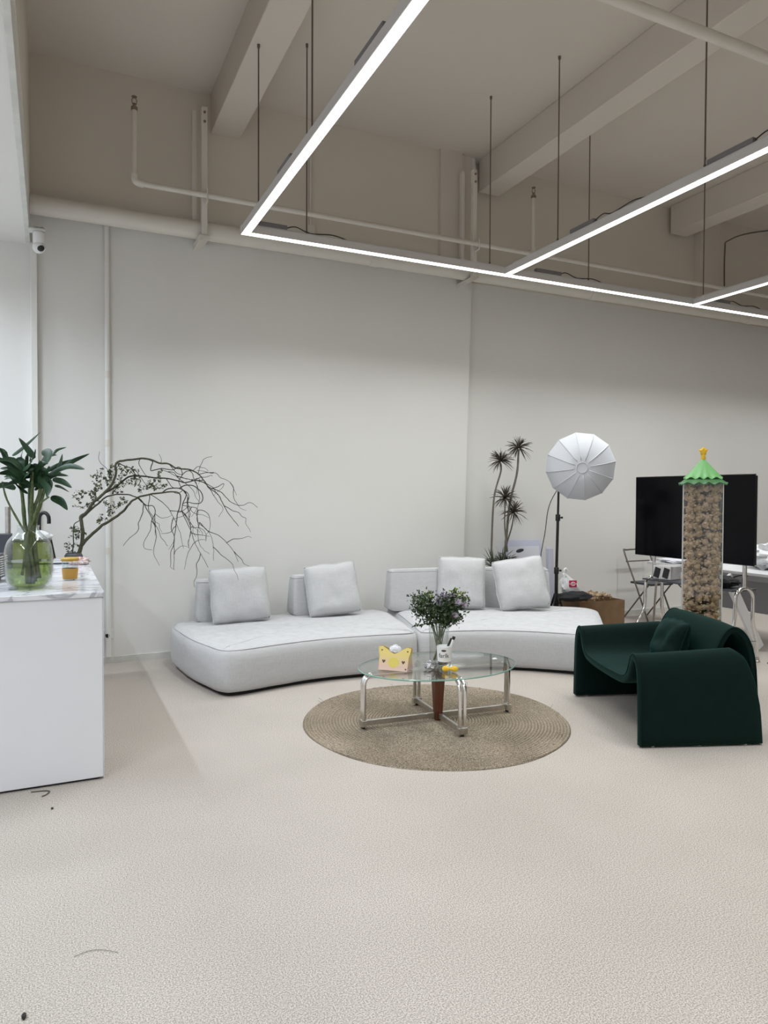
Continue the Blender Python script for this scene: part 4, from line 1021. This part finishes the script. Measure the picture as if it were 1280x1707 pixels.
prf = [(0.08, 0.150), (0.13, 0.145), (0.19, 0.125), (0.25, 0.095), (0.31, 0.05), (0.345, 0.015), (RS, -0.02)]
k = MB(); k.rings([sring(r, h, 0.0) for r, h in prf] + [sring(r, h, 0.0) for r, h in ((0.345, -0.06), (0.29, -0.13), (0.20, -0.20), (0.10, -0.25))], True, True)
sb = k.build('softbox', M['softw'], t, smooth=28)
for i in range(NS):
    a0 = 2 * pi * (i + 0.3) / NS; d_ = e1 * cos(a0) + e2 * sin(a0)
    k = MB(); k.tube([ctr + d_ * r + ax * (h + 0.0015) for r, h in prf], 0.004, 5); k.build('rib', M['softw'] if i % 2 else M['softr'], sb, smooth=2)
k = MB(); k.tube([ctr + (e1 * cos(2 * pi * i / 28) + e2 * sin(2 * pi * i / 28)) * 0.055 + ax * 0.153 for i in range(28)], 0.0045, 6, closed=True); k.build('hub_ring', M['softr'], sb, smooth=2)
k = MB(); k.tube([ctr - ax * 0.24, ctr - ax * 0.30, ctr - ax * 0.42], [0.09, 0.075, 0.07], 18); k.build('lamp_head', M['black'], t, smooth=40)
k = MB(); k.tube([(0, 0, 0.10), (0, 0, 0.70)], 0.019, 12); k.build('lower_pole', M['black'], t, smooth=40)
k = MB(); k.tube([(0, 0, 0.70), (0.012, 0, 1.25)], 0.0155, 12); k.build('middle_pole', M['black'], t, smooth=40)
k = MB(); hp = ctr - ax * 0.34
k.tube([(0.012, 0, 1.25), (0.018, 0, 1.60), Vector((hp.x, hp.y, 1.70)), hp], 0.0125, 12); k.build('upper_pole', M['black'], t, smooth=40)
for z, x in ((0.70, 0), (1.27, 0.012), (0.35, 0)):
    k = MB(); k.lathe([(0.024, -0.035), (0.026, -0.03), (0.026, 0.03), (0.022, 0.035)], 14, (x, 0, z)); k.tube([(x, 0, z), (x + 0.035, -0.015, z)], 0.006, 6); k.lathe([(0.012, -0.01), (0.012, 0.01)], 8, (x + 0.04, -0.017, z)); k.build('collar', M['black'], t, smooth=40)
for a, q in ((radians(215), 0.20), (radians(335), 0.15), (radians(95), 0.20)):
    k = MB(); k.tube([(0.02 * cos(a), 0.02 * sin(a), 0.45), (q * cos(a), q * sin(a), 0.012)], 0.011, 8); k.tube([(0.015 * cos(a), 0.015 * sin(a), 0.14), (0.6 * q * cos(a), 0.6 * q * sin(a), 0.19)], 0.007, 6); k.build('leg', M['black'], t, smooth=40)
k = MB(); k.tube(catmull([hp + Vector((-0.06, 0.0, -0.04)), (-0.05, 0.04, 1.45), (-0.12, 0.05, 1.10), (-0.20, 0.03, 0.75), (-0.19, 0.02, 0.3), (-0.16, 0.0, 0.01)], 8), 0.0045, 6); k.build('power_cable', M['black'], t, smooth=2)

# bag, pouch and cardboard box ----------------------------------------
t = empty('cardboard_box', (5.39, 6.19, 0), radians(-3), 'open brown cardboard box beside the sofa end', 'box')
BW, BD, BH = 0.30, 0.235, 0.37
part_box('front_side', M['card'], t, (-BW, -BD, 0), (BW, -BD + 0.006, BH)); part_box('back_side', M['card'], t, (-BW, BD - 0.006, 0), (BW, BD, BH))
part_box('left_side', M['card'], t, (-BW, -BD, 0), (-BW + 0.006, BD, BH)); part_box('right_side', M['card'], t, (BW - 0.006, -BD, 0), (BW, BD, BH)); part_box('bottom', M['card'], t, (-BW, -BD, 0), (BW, BD, 0.006))
part_box('packing_layer', M['card'], t, (-BW + 0.01, -BD + 0.01, 0.25), (BW - 0.01, BD - 0.01, 0.27))

def make_toy(name, m, seed):
    """small plush bear in one mesh: body, head, ears, arms, legs, muzzle"""
    rnd = random.Random(seed); k = MB(); k.cur = 0
    k.ball((0, 0, -0.2), (0.5, 0.45, 0.5), 8, 6); k.ball((0.0, -0.04, 0.5), (0.46, 0.42, 0.40), 8, 6)
    for s in (-1, 1):
        k.ball((0.36 * s, 0.05, 0.84), 0.15, 6, 4); k.ball((0.5 * s, -0.2, -0.05), (0.16, 0.3, 0.16), 6, 4); k.ball((0.32 * s, -0.42, -0.5), (0.2, 0.3, 0.2), 6, 4)
    k.ball((0, -0.42, 0.42), (0.18, 0.14, 0.14), 6, 4)
    k.cur = 1; k.ball((0, -0.56, 0.46), 0.07, 6, 4)
    for s in (-1, 1): k.ball((0.17 * s, -0.41, 0.58), 0.045, 5, 4)
    o = k.build(name, m, None, smooth=2, mats=[m, M['eye']])
    for v in o.data.vertices: v.co *= 0.052
    return o
toys = [make_toy('plush_toy', M['plush'], 1), make_toy('plush_toy', M['plush2'], 2)]
used = [False, False]
def put_toy(i, loc, rot, s, label, group):
    if not used[i]: o = toys[i]; used[i] = True
    else: o = toys[i].copy(); COL.objects.link(o)
    o.location = loc; o.rotation_euler = rot; o.scale = (s, s, s)
    tag(o, label, 'plush toy', group)
rnd = random.Random(5)
for i in range(22):
    x = rnd.uniform(-0.14, 0.22); y = rnd.uniform(-0.17, 0.18); z = 0.345 + 0.065 * (1 - abs(x - 0.04) / 0.3) + rnd.uniform(-.01, .02)
    put_toy(i % 2, (5.39 + x, 6.19 + y, z), (rnd.uniform(-2, 2), rnd.uniform(-1, 1), rnd.uniform(0, 6)), rnd.uniform(0.9, 1.1), 'small beige plush toy heaped in the cardboard box', 'plush toys in the cardboard box')
tag(crumple('black_pouch', M['blackcloth'], (5.03, 5.99, 0.385), (0.20, 0.10, 0.052), 9, amp=0.25, freq=2), 'black cloth pouch lying on the open box', 'pouch')
t = empty('plastic_carrier_bag', (5.05, 6.10, 0.40), 0, 'white carrier bag with a red square logo behind the light stand', 'bag')
k = MB(); k.ball((0, 0, 0), 1.0, 26, 18); vs = []
for v in k.v:
    q = Vector(v); s_ = 0.5 + 0.5 * q.z
    tap = 1.05 - 0.82 * s_
    n1 = noise.noise(q * 3.0)
    vs.append(((q.x * 0.16 * tap + 0.12 * (1 - s_) - 0.07) * (1 + 0.35 * n1), q.y * 0.07 * tap * (1 + 0.3 * n1), 0.015 + 0.27 * s_ + 0.01 * n1))
k.v = vs; k.build('bag_body', M['bag'], t, smooth=45)
k = MB(); k.tube(catmull([(-0.06, -0.01, 0.24), (-0.075, 0, 0.30), (-0.05, 0, 0.325), (-0.03, 0, 0.29), (-0.05, 0.01, 0.25)], 5), 0.012, 7); k.build('handle', M['bag'], t, smooth=2)
lg = empty('logo', (-0.005, -0.062, 0.165), radians(-22)); lg.parent = t
lg_b = MB(); lg_b.box((0, 0, 0), (0.085, 0.004, 0.075)); bx_ = lg_b.build('logo_square', M['red'], lg, bevel=0.002)
k = MB(); k.tube([(0.020 * cos(2 * pi * i / 20), -0.003, 0.018 * sin(2 * pi * i / 20)) for i in range(20)], 0.004, 5, closed=True); k.box((0, -0.003, 0), (0.012, 0.003, 0.012))
for s in (-1, 1): k.box((0.034 * s, -0.003, 0), (0.012, 0.002, 0.006))
k.build('logo_mark', M['whitep'], lg)

# ------------------------------------------------------------------ plush toy column
yc = radians(-47)
PC = Vector((4.47, 3.88, 0))
t = empty('display_column', tuple(PC), yc, 'tall clear column filled with plush toys under a green scalloped roof', 'display column')
HW = 0.135; HT = 1.60
for nm, a, c in (('front_pane', (-HW, -HW, 0.02), (HW, -HW + 0.004, HT)), ('back_pane', (-HW, HW - 0.004, 0.02), (HW, HW, HT)), ('left_pane', (-HW, -HW + 0.004, 0.02), (-HW + 0.004, HW - 0.004, HT)), ('right_pane', (HW - 0.004, -HW + 0.004, 0.02), (HW, HW - 0.004, HT))):
    part_box(nm, M['acrylic'], t, a, c)
for sx in (-1, 1):
    for sy in (-1, 1):
        part_box('corner_edge', M['acredge'], t, (sx * HW - 0.004, sy * HW - 0.004, 0.02), (sx * HW + 0.002, sy * HW + 0.002, HT))
part_box('base_plate', M['whitep'], t, (-HW - 0.01, -HW - 0.01, 0), (HW + 0.01, HW + 0.01, 0.02), 0.003)
def scallop(z_top, z_bot, r_top, r_bot, m, name, waves=4):
    k = MB(); n = 80; R = []
    def sq(a, r):
        c, s = cos(a), sin(a); q = max(abs(c), abs(s)); return (c / q * 0.75 + c * 0.25) * r, (s / q * 0.75 + s * 0.25) * r
    for f in (0, 0.4, 0.75, 0.88, 0.95, 1.0):
        ring = []
        for i in range(n):
            a = 2 * pi * i / n; r = r_top + (r_bot - r_top) * f; x, y = sq(a, r)
            ww = 0.5 - 0.5 * cos(a * waves * 4)
            z = z_top + (z_bot - z_top) * (f ** 1.0) + (f ** 9) * 0.018 * (ww - 0.5)
            kf = 1 + 0.03 * f ** 9 * (ww - 0.5)
            ring.append((x * kf, y * kf, z))
        R.append(ring)
    R2 = [[(p[0] * 0.985, p[1] * 0.985, p[2] - 0.004) for p in r] for r in R[::-1]]
    k.rings(R + R2, False, False)
    return k.build(name, m, t, smooth=40)
scallop(1.655, 1.600, 0.10, 0.170, M['green2'], 'lower_roof'); scallop(1.785, 1.640, 0.010, 0.135, M['green1'], 'upper_roof')
k = MB(); st = []
for i in range(10):
    a = pi / 2 + pi * i / 5; r = 0.034 if i % 2 == 0 else 0.023; st.append((r * cos(a), r * sin(a)))
k.lathe([(0.014, 1.775), (0.018, 1.79), (0.014, 1.81), (0.012, 1.835)], 12)
k.rings([[(x * 0.6, -0.014, 1.845 + z * 0.6) for x, z in st], [(x, -0.007, 1.845 + z) for x, z in st], [(x, 0.007, 1.845 + z) for x, z in st], [(x * 0.6, 0.014, 1.845 + z * 0.6) for x, z in st]]); k.build('yellow_finial', M['yellow'], t, smooth=30)
part_box('gap_shade_core', M['core'], t, (-0.05, -0.05, 0.02), (0.05, 0.05, HT - 0.02))  # added block, coloured dark so the gaps between toys look shaded
rnd = random.Random(11); RZ = Matrix.Rotation(yc, 3, 'Z'); cnt = 0
rows = 23; side = 0.092
for rw in range(rows):
    z = 0.075 + rw * (1.48 / (rows - 1))
    for (gx, gy) in ((-1, -1), (-0.33, -1), (0.33, -1), (1, -1), (1, -0.2), (1, 0.6), (-1, -0.2), (-1, 0.6), (-0.5, 1), (0.4, 1)):
        jx, jy = (gx * side + rnd.uniform(-.012, .012)), (gy * side + rnd.uniform(-.008, .008))
        p = PC + RZ @ Vector((max(-.086, min(.086, jx)), max(-.086, min(.086, jy)), z + rnd.uniform(-.014, .014)))
        put_toy(cnt % 2, tuple(p), (rnd.uniform(-0.9, 0.9), rnd.uniform(-2.0, 2.0), rnd.uniform(-1.0, 1.0) + yc), rnd.uniform(0.92, 1.12), 'small beige plush toy packed in the clear column', 'plush toys in the clear column'); cnt += 1

# ------------------------------------------------------------------ television on chrome stand
t = empty('television', (5.57, 4.98, 0), 0, 'large black flat television on a chrome floor stand', 'television')
part_box('back_shell', M['black'], t, (0.008, -0.69, 0.90), (0.045, 0.69, 1.69), 0.004)
part_box('screen', M['screen'], t, (0.0, -0.70, 0.895), (0.008, 0.70, 1.705), 0.001)
k = MB()
k.tube([(-0.001, -0.70, 0.895), (-0.001, 0.70, 0.895), (-0.001, 0.70, 1.70), (-0.001, -0.70, 1.70)], 0.003, 5, closed=True); k.build('bezel', M['black'], t)
for y in (-0.56, 0.50):
    k = MB(); k.tube([(0.06, y, 0.68), (0.06, y, 1.35)], 0.019, 12); k.build('post', M['chrome'], t, smooth=True)
    k = MB()
    sA = [(-0.20, 0.0), (-0.17, 0.19), (-0.07, 0.36), (-0.055, 0.58), (-0.03, 0.645), (0.02, 0.675), (0.06, 0.68), (0.10, 0.675), (0.15, 0.645), (0.175, 0.58), (0.175, 0.37), (0.225, 0.20), (0.235, 0.025)]
    k.tube([(a, y, max(c, 0.018)) for a, c in [(p.x, p.y) for p in catmull([(a, c, 0) for a, c in sA], 4)]], 0.017, 10); k.build('arched_foot', M['chrome'], t, smooth=2)
    k = MB(); k.tube([(-0.16, y, 0.19), (0.225, y, 0.19)], 0.010, 8); k.build('cross_bar', M['chrome'], t, smooth=True)
    for a in (-0.20, 0.235):
        k = MB(); k.lathe([(0.030, 0), (0.030, 0.012), (0.022, 0.02), (0.02, 0.05)], 14, (a, y, 0)); k.build('foot_cap', M['chromeb'], t, smooth=40)
part_box('shelf', M['charcoal'], t, (-0.10, -0.56, 0.655), (0.22, 0.50, 0.668), 0.002)
tag(crumple('black_jacket', M['blackcloth'], (5.62, 4.68, 0.669), (0.13, 0.17, 0.05), 21, amp=0.3), 'bunched black cloth on the television stand shelf', 'clothing')
t = empty('grey_case', (5.62, 5.30, 0.669), radians(10), 'grey device case with black panels on the stand shelf', 'device')
part_box('body', M['alu'], t, (-0.09, -0.10, 0), (0.09, 0.10, 0.14), 0.01)
for y in (-0.05, 0.05):
    k = MB(); k.box((-0.094, y, 0.07), (0.01, 0.06, 0.10), Matrix.Rotation(radians(15), 3, 'X')); k.build('panel', M['black'], t, bevel=0.002)

# ------------------------------------------------------------------ desk behind
t = empty('desk', (6.6, 5.5, 0), 0, 'white desk on slim metal legs behind the television', 'desk')
part_box('desktop', M['desk'], t, (-0.33, -0.90, 0.722), (0.40, 0.71, 0.750), 0.003)
part_box('apron', M['deskside'], t, (-0.29, -0.86, 0.665), (0.36, 0.67, 0.721), 0.003)
for x in (-0.26, 0.33):
    for y in (-0.82, 0.62):
        k = MB(); k.tube([(x, y, 0.665), (x * 1.12, y * 1.04, 0.0)], 0.013, 8); k.build('leg', M['chromeb'], t, smooth=True)
k = MB(); k.tube([(-0.27, -0.83, 0.35), (0.345, -0.83, 0.35)], 0.009, 6); k.tube([(-0.26, -0.82, 0.5), (0.05, -0.82, 0.664)], 0.008, 6); k.build('brace', M['chromeb'], t)
part_box('modesty_panel', M['deskside'], t, (0.30, -0.78, 0.25), (0.315, 0.60, 0.664))
k = MB(); k.box((0, 0, 0), (0.10, 0.03, 0.86)); o = k.build('white_plank', M['desk'], None, bevel=0.003)
o.location = (6.03, 4.74, 0.40); o.rotation_euler = (0, radians(-33), 0); tag(o, 'white plank slanting under the front of the desk', 'plank')
o.location.z = 0.0 + 0.43 * cos(radians(33)) + 0.05 * sin(radians(33))
tag(crumple('clear_bag', M['bag'], (6.80, 5.0, 0.7515), (0.20, 0.28, 0.13), 31, amp=0.45, freq=4, nu=40, nv=26), 'crumpled pale plastic bags piled on the desk at the right edge', 'bag')
tag(crumple('white_papers', M['boardw'], (6.45, 5.92, 0.7515), (0.14, 0.22, 0.03), 33, amp=0.4, freq=4, flat=0.3), 'loose white papers on the desk behind the television left edge', 'papers')
k = MB(); k.tube(catmull([(6.285, 4.9, 0.718), (6.20, 5.0, 0.69), (6.10, 5.3, 0.45), (6.12, 5.6, 0.55), (6.285, 5.9, 0.718)], 8), 0.008, 6)
tag(k.build('hanging_cable', M['black'], None, smooth=2), 'black cable looping below the desk edge', 'cable')
t = empty('folding_chair', (6.62, 6.53, 0), radians(180), 'dark wire-framed chair at the far end of the desk', 'chair')
k = MB(); k.tube(catmull([(-0.2, 0.2, 0.01), (-0.2, 0.0, 0.42), (-0.2, -0.2, 0.81), (-0.15, -0.21, 0.84), (0.15, -0.21, 0.84), (0.2, -0.2, 0.81), (0.2, 0.0, 0.42), (0.2, 0.2, 0.01)], 5), 0.010, 7); k.build('back_frame', M['rod'], t, smooth=2)
for s in (-1, 1):
    k = MB(); k.tube([(0.185 * s, 0.18, 0.44), (0.19 * s, -0.2, 0.01)], 0.009, 7); k.build('rear_leg', M['rod'], t, smooth=True)
k = MB(); k.box((0, 0.05, 0.45), (0.36, 0.34, 0.025)); k.build('seat', M['charcoal'], t, bevel=0.008)
k = MB(); k.tube([(-0.19, -0.18, 0.70), (0.19, -0.18, 0.70)], 0.007, 6); k.build('back_rail', M['rod'], t)
k = MB(); k.tube([(6.06, 4.20, 0.006), (5.95, 4.22, 0.006), (5.84, 4.34, 0.006)], 0.006, 6)
tag(k.build('floor_cable', M['black'], None), 'short black cable on the carpet by the stand foot', 'cable')
k = MB(); k.tube(catmull([(5.42, 3.98, 0.007), (5.5, 4.03, 0.007), (5.62, 3.98, 0.007), (5.58, 3.86, 0.007), (5.46, 3.88, 0.007)], 5), 0.007, 6, closed=False)
tag(k.build('bent_rod', M['rod'], None), 'dark bent wire lying on the carpet at the right edge', 'wire')

# ------------------------------------------------------------------ things on the coffee table
ZT = TZ + 0.0005
ta = radians(-44)
t = empty('tissue_box', (2.012, 4.128, ZT), ta, 'yellow and pink gabled tissue box on the glass table', 'tissue box')
ow = 0.098
outl = [(-ow, 0), (ow, 0), (ow * 1.02, 0.085), (ow * 1.12, 0.125), (ow * 1.10, 0.138), (ow * 0.85, 0.142), (ow * 0.55, 0.128), (ow * 0.25, 0.108), (0, 0.100), (-ow * 0.25, 0.108), (-ow * 0.55, 0.128), (-ow * 0.85, 0.142), (-ow * 1.10, 0.138), (-ow * 1.12, 0.125), (-ow * 1.02, 0.085)]
D0, TL = 0.062, 0.36
def fpt(x, z, s, off): return (x, s * (-D0 - off + z * TL), z)
for s, nm in ((1, 'front_panel'), (-1, 'back_panel')):
    k = MB(); k.rings([[fpt(x, z, s, 0.0) for x, z in outl], [fpt(x, z, s, -0.002) for x, z in outl]]); k.build(nm, M['tbox'], t)
for s in (-1, 1):
    k = MB(); k.rings([[(s * ow, -D0, 0), (s * ow, D0, 0), (s * ow * 1.02, D0 - 0.1 * TL, 0.1), (s * ow * 1.02, -D0 + 0.1 * TL, 0.1)], [(s * (ow - .002), -D0, 0), (s * (ow - .002), D0, 0), (s * (ow * 1.02 - .002), D0 - 0.1 * TL, 0.1), (s * (ow * 1.02 - .002), -D0 + 0.1 * TL, 0.1)]]); k.build('side_panel', M['tbox'], t)
def decal(shape, cx, cz, m, name, s=1):
    k = MB(); k.rings([[fpt(cx + x, cz + z, 1, 0.0006) for x, z in shape], [fpt(cx + x, cz + z, 1, 0.0001) for x, z in shape]]); k.build(name, m, t)
heart = [(0, -0.011), (0.010, 0.0), (0.0115, 0.006), (0.007, 0.010), (0.002, 0.008), (0, 0.004), (-0.002, 0.008), (-0.007, 0.010), (-0.0115, 0.006), (-0.010, 0.0)]
disc = lambda r, e=1.0: [(r * cos(2 * pi * i / 18), r * e * sin(2 * pi * i / 18)) for i in range(18)]
decal(disc(0.036, 0.85), 0, 0.048, mat('yellow_patch', (0.66, 0.53, 0.10), 0.5), 'round_patch')
for x in (-0.066, 0.066): decal(heart, x, 0.052, M['brownprint'], 'heart_print')
for x in (-0.085, 0.088): decal([(p[0] * 0.5, p[1] * 0.5) for p in heart], x, 0.118, M['brownprint'], 'heart_print')
decal([(p[0] * 0.5, p[1] * 0.5) for p in heart], 0.085, 0.012, M['brownprint'], 'heart_print')
cr = crumple('tissue', M['tissue'], (0.0, 0.0, 0.092), (0.036, 0.014, 0.030), 4, parent=t, amp=0.4, freq=3)

t = empty('flower_vase', (2.335, 4.135, ZT), 0, 'tall clear glass cylinder vase on the coffee table', 'vase')
pr = [(0.060, 0.0), (0.062, 0.004), (0.063, 0.12), (0.069, 0.255)]
k = MB(); k.lathe(pr + [(r - 0.0035, z + (0.012 if i == 0 else 0)) for i, (r, z) in enumerate(pr)][::-1], 32, cap0=True, cap1=True); k.build('glass_body', M['glass'], t, smooth=40)
fl = empty('flower_bouquet', (2.335, 4.135, ZT + 0.014), radians(-25), 'loose bouquet of lilac flowers and dark greenery in the glass vase', 'flowers')
heads = [(-0.165, 0.415, 0.02, 0), (-0.12, 0.44, -0.03, 0), (-0.07, 0.43, 0.05, 2), (-0.15, 0.34, 0.04, 0), (0.03, 0.44, 0.02, 1), (0.06, 0.435, -0.03, 1), (0.11, 0.45, 0.03, 2), (0.17, 0.42, 0.04, 2), (0.12, 0.40, -0.04, 3), (0.165, 0.385, -0.02, 3), (0.10, 0.32, -0.05, 3), (0.03, 0.36, 0.05, 0), (0.08, 0.34, 0.06, 0), (-0.05, 0.35, -0.05, 0), (-0.155, 0.24, -0.03, 4), (0.135, 0.28, 0.03, 0), (0.0, 0.40, 0.0, 1)]
fk = MB(); rnd = random.Random(3)
for j, (x, z, y, ty) in enumerate(heads):
    hd = Vector((x, y, z)); ft = Vector((rnd.uniform(-.03, .03) - x * 0.12, rnd.uniform(-.03, .03), 0.01)); rm = Vector((x * 0.28, y * 0.4, 0.235))
    C = catmull([ft, rm, rm * 0.4 + hd * 0.6 + Vector((0, 0, 0.01)), hd], 5)
    k = MB(); k.tube(C, [0.0034 - 0.0018 * i / len(C) for i in range(len(C))], 6); k.build('stem', M['stem'], fl, smooth=2)
    for i, c in enumerate(C):
        if i < 6: continue
        for _ in range(9 if ty != 4 else 2):
            p = c + Vector((rnd.gauss(0, 1), rnd.gauss(0, 1), rnd.gauss(0, 1))) * (0.018 if ty != 4 else 0.008)
            leaflet(fk, p, rnd.uniform(0.009, 0.018))
    if ty in (1, 2):
        k = MB()
        for _ in range(26):
            p = hd + Vector((rnd.gauss(0, 1), rnd.gauss(0, 1), rnd.gauss(0, 0.8))) * 0.020; k.ball(p, rnd.uniform(0.004, 0.0075), 5, 4)
        tag(k.build('flower_cluster', M['mauve'] if ty == 1 else M['lime'], fl), kind='stuff')
    elif ty == 3:
        k = MB(); nd = Vector((0.2, -1, 0.35)).normalized()
        for i in range(34):
            a = i * 2.4; el = (i / 34) * 1.2; l = 0.030 * (1 - 0.3 * i / 34)
            s1 = nd.orthogonal().normalized(); s2 = nd.cross(s1)
            d_ = (s1 * cos(a) + s2 * sin(a)) * cos(el) + nd * sin(el)
            sd = d_.cross(nd).normalized()
            k.add([hd, hd + d_ * l * 0.6 + sd * 0.004, hd + d_ * l, hd + d_ * l * 0.6 - sd * 0.004], [(0, 1, 2), (0, 2, 3)])
        k.build('flower_head', M['lilac'], fl)
    elif ty == 0:
        for _ in range(26): leaflet(fk, hd + Vector((rnd.gauss(0, 1), rnd.gauss(0, 1), rnd.gauss(0, 1))) * 0.026, rnd.uniform(0.005, 0.010))
for i in range(480):
    a = rnd.choice([(-0.09, 0.36), (0.07, 0.36), (-0.11, 0.39), (0.03, 0.33), (0.09, 0.37)])
    leaflet(fk, Vector((a[0] + rnd.gauss(0, 0.032), rnd.gauss(0, 0.035), a[1] + rnd.gauss(0, 0.038))), rnd.uniform(0.008, 0.016))
tag(fk.build('foliage', M['fol'], fl), kind='stuff')

JX, JY = 2.292, 3.985
t = empty('labelled_jar', (JX, JY, ZT), radians(-30), 'clear jar with a white printed label in front of the flower vase', 'jar')
k = MB(); k.lathe([(0.036, 0), (0.039, 0.004), (0.048, 0.16), (0.046, 0.16), (0.037, 0.01)], 28, cap0=True, cap1=True); k.build('glass_body', M['glass'], t, smooth=40)
k = MB(); k.lathe([(0.0436, 0.055), (0.0446, 0.055), (0.0498, 0.150), (0.0488, 0.150)], 28, cap0=True, cap1=True); k.build('label_band', M['whitep'], t, smooth=40)
vs, fs = text_mesh('farlk', 0.040)
def wrap(x, z):
    r = 0.0440 + (z - 0.055) * 0.0547 + 0.0016; a = -pi / 2 + (x - 0.004) / r
    return (r * cos(a), r * sin(a), z)
k = MB(); k.add([wrap(v.x, 0.083 + v.y) for v in vs], fs); k.build('lettering', M['ink'], t)
k = MB(); k.add([wrap(0, 0.128)] + [wrap(0.016 * cos(2 * pi * i / 20), 0.128 + 0.007 * sin(2 * pi * i / 20)) for i in range(20)], [(0, 1 + i, 1 + (i + 1) % 20) for i in range(20)]); k.build('emblem', M['brownprint'], t)
k = MB(); k.tube([(0.03, 0.0, 0.10), (0.055, -0.005, 0.195)], 0.008, 8); pen = k.build('marker_body', M['whitep'], t, smooth=40)
k = MB(); k.tube([(0.055, -0.005, 0.195), (0.062, -0.006, 0.212)], 0.010, 8); k.tube([(0.018, 0.0, 0.14), (0.045, 0.0, 0.20)], 0.007, 8); k.build('marker_cap', M['ink'], t, smooth=40)
t = empty('yellow_bow', (2.288, 3.905, ZT), radians(-30), 'bright yellow bow lying in front of the printed jar', 'bow')
for s in (-1, 1):
    k = MB(); k.ball((0.026 * s, 0, 0.020), (0.026, 0.016, 0.019), 12, 8, None); k.v = [(x, y, z if abs(x) > 0.012 else 0.02 + (z - 0.02) * 0.5) for x, y, z in k.v]; k.build('loop', M['yellow'], t, smooth=2)
k = MB(); k.ball((0, 0, 0.02), (0.009, 0.012, 0.010), 8, 6); k.build('knot', M['yellow'], t, smooth=2)
tag(crumple('foil_wrap', M['foil'], (2.215, 4.03, ZT), (0.042, 0.034, 0.024), 12, amp=0.5, freq=5), 'crumpled silver foil beside the flower vase', 'foil')
tag(crumple('paper_scrap', M['whitep'], (2.735, 4.07, ZT), (0.018, 0.012, 0.007), 14, amp=0.2), 'tiny white scrap near the right end of the glass table', 'scrap')

# ------------------------------------------------------------------ bits on the carpet
k = MB(); k.tube(catmull([(-0.10, 3.965, 0.004), (-0.04, 3.955, 0.004), (-0.015, 3.935, 0.004), (-0.03, 3.90, 0.004), (-0.05, 3.885, 0.004)], 5), 0.003, 5)
tag(k.build('wire_scrap', M['rod'], None), 'curled bit of dark wire at the foot of the counter', 'wire')
k = MB(); k.ball((-0.004, 3.714, 0.005), (0.006, 0.008, 0.005), 8, 6); tag(k.build('debris', M['ink'], None, smooth=2), 'small dark crumb on the carpet in front of the counter', 'debris')
o = crumple('debris', M['ink'], (-0.079, 2.254, 0.0), (0.006, 0.011, 0.006), 18, amp=0.4); tag(o, 'dark crumb on the carpet at the bottom left', 'debris')
k = MB(); k.tube(catmull([(0.06, 2.485, 0.003), (0.10, 2.497, 0.003), (0.14, 2.487, 0.003), (0.19, 2.45, 0.003)], 6), 0.0009, 4)
tag(k.build('hair_strand', M['rod'], None), 'thin dark hair lying on the carpet at lower left', 'hair')
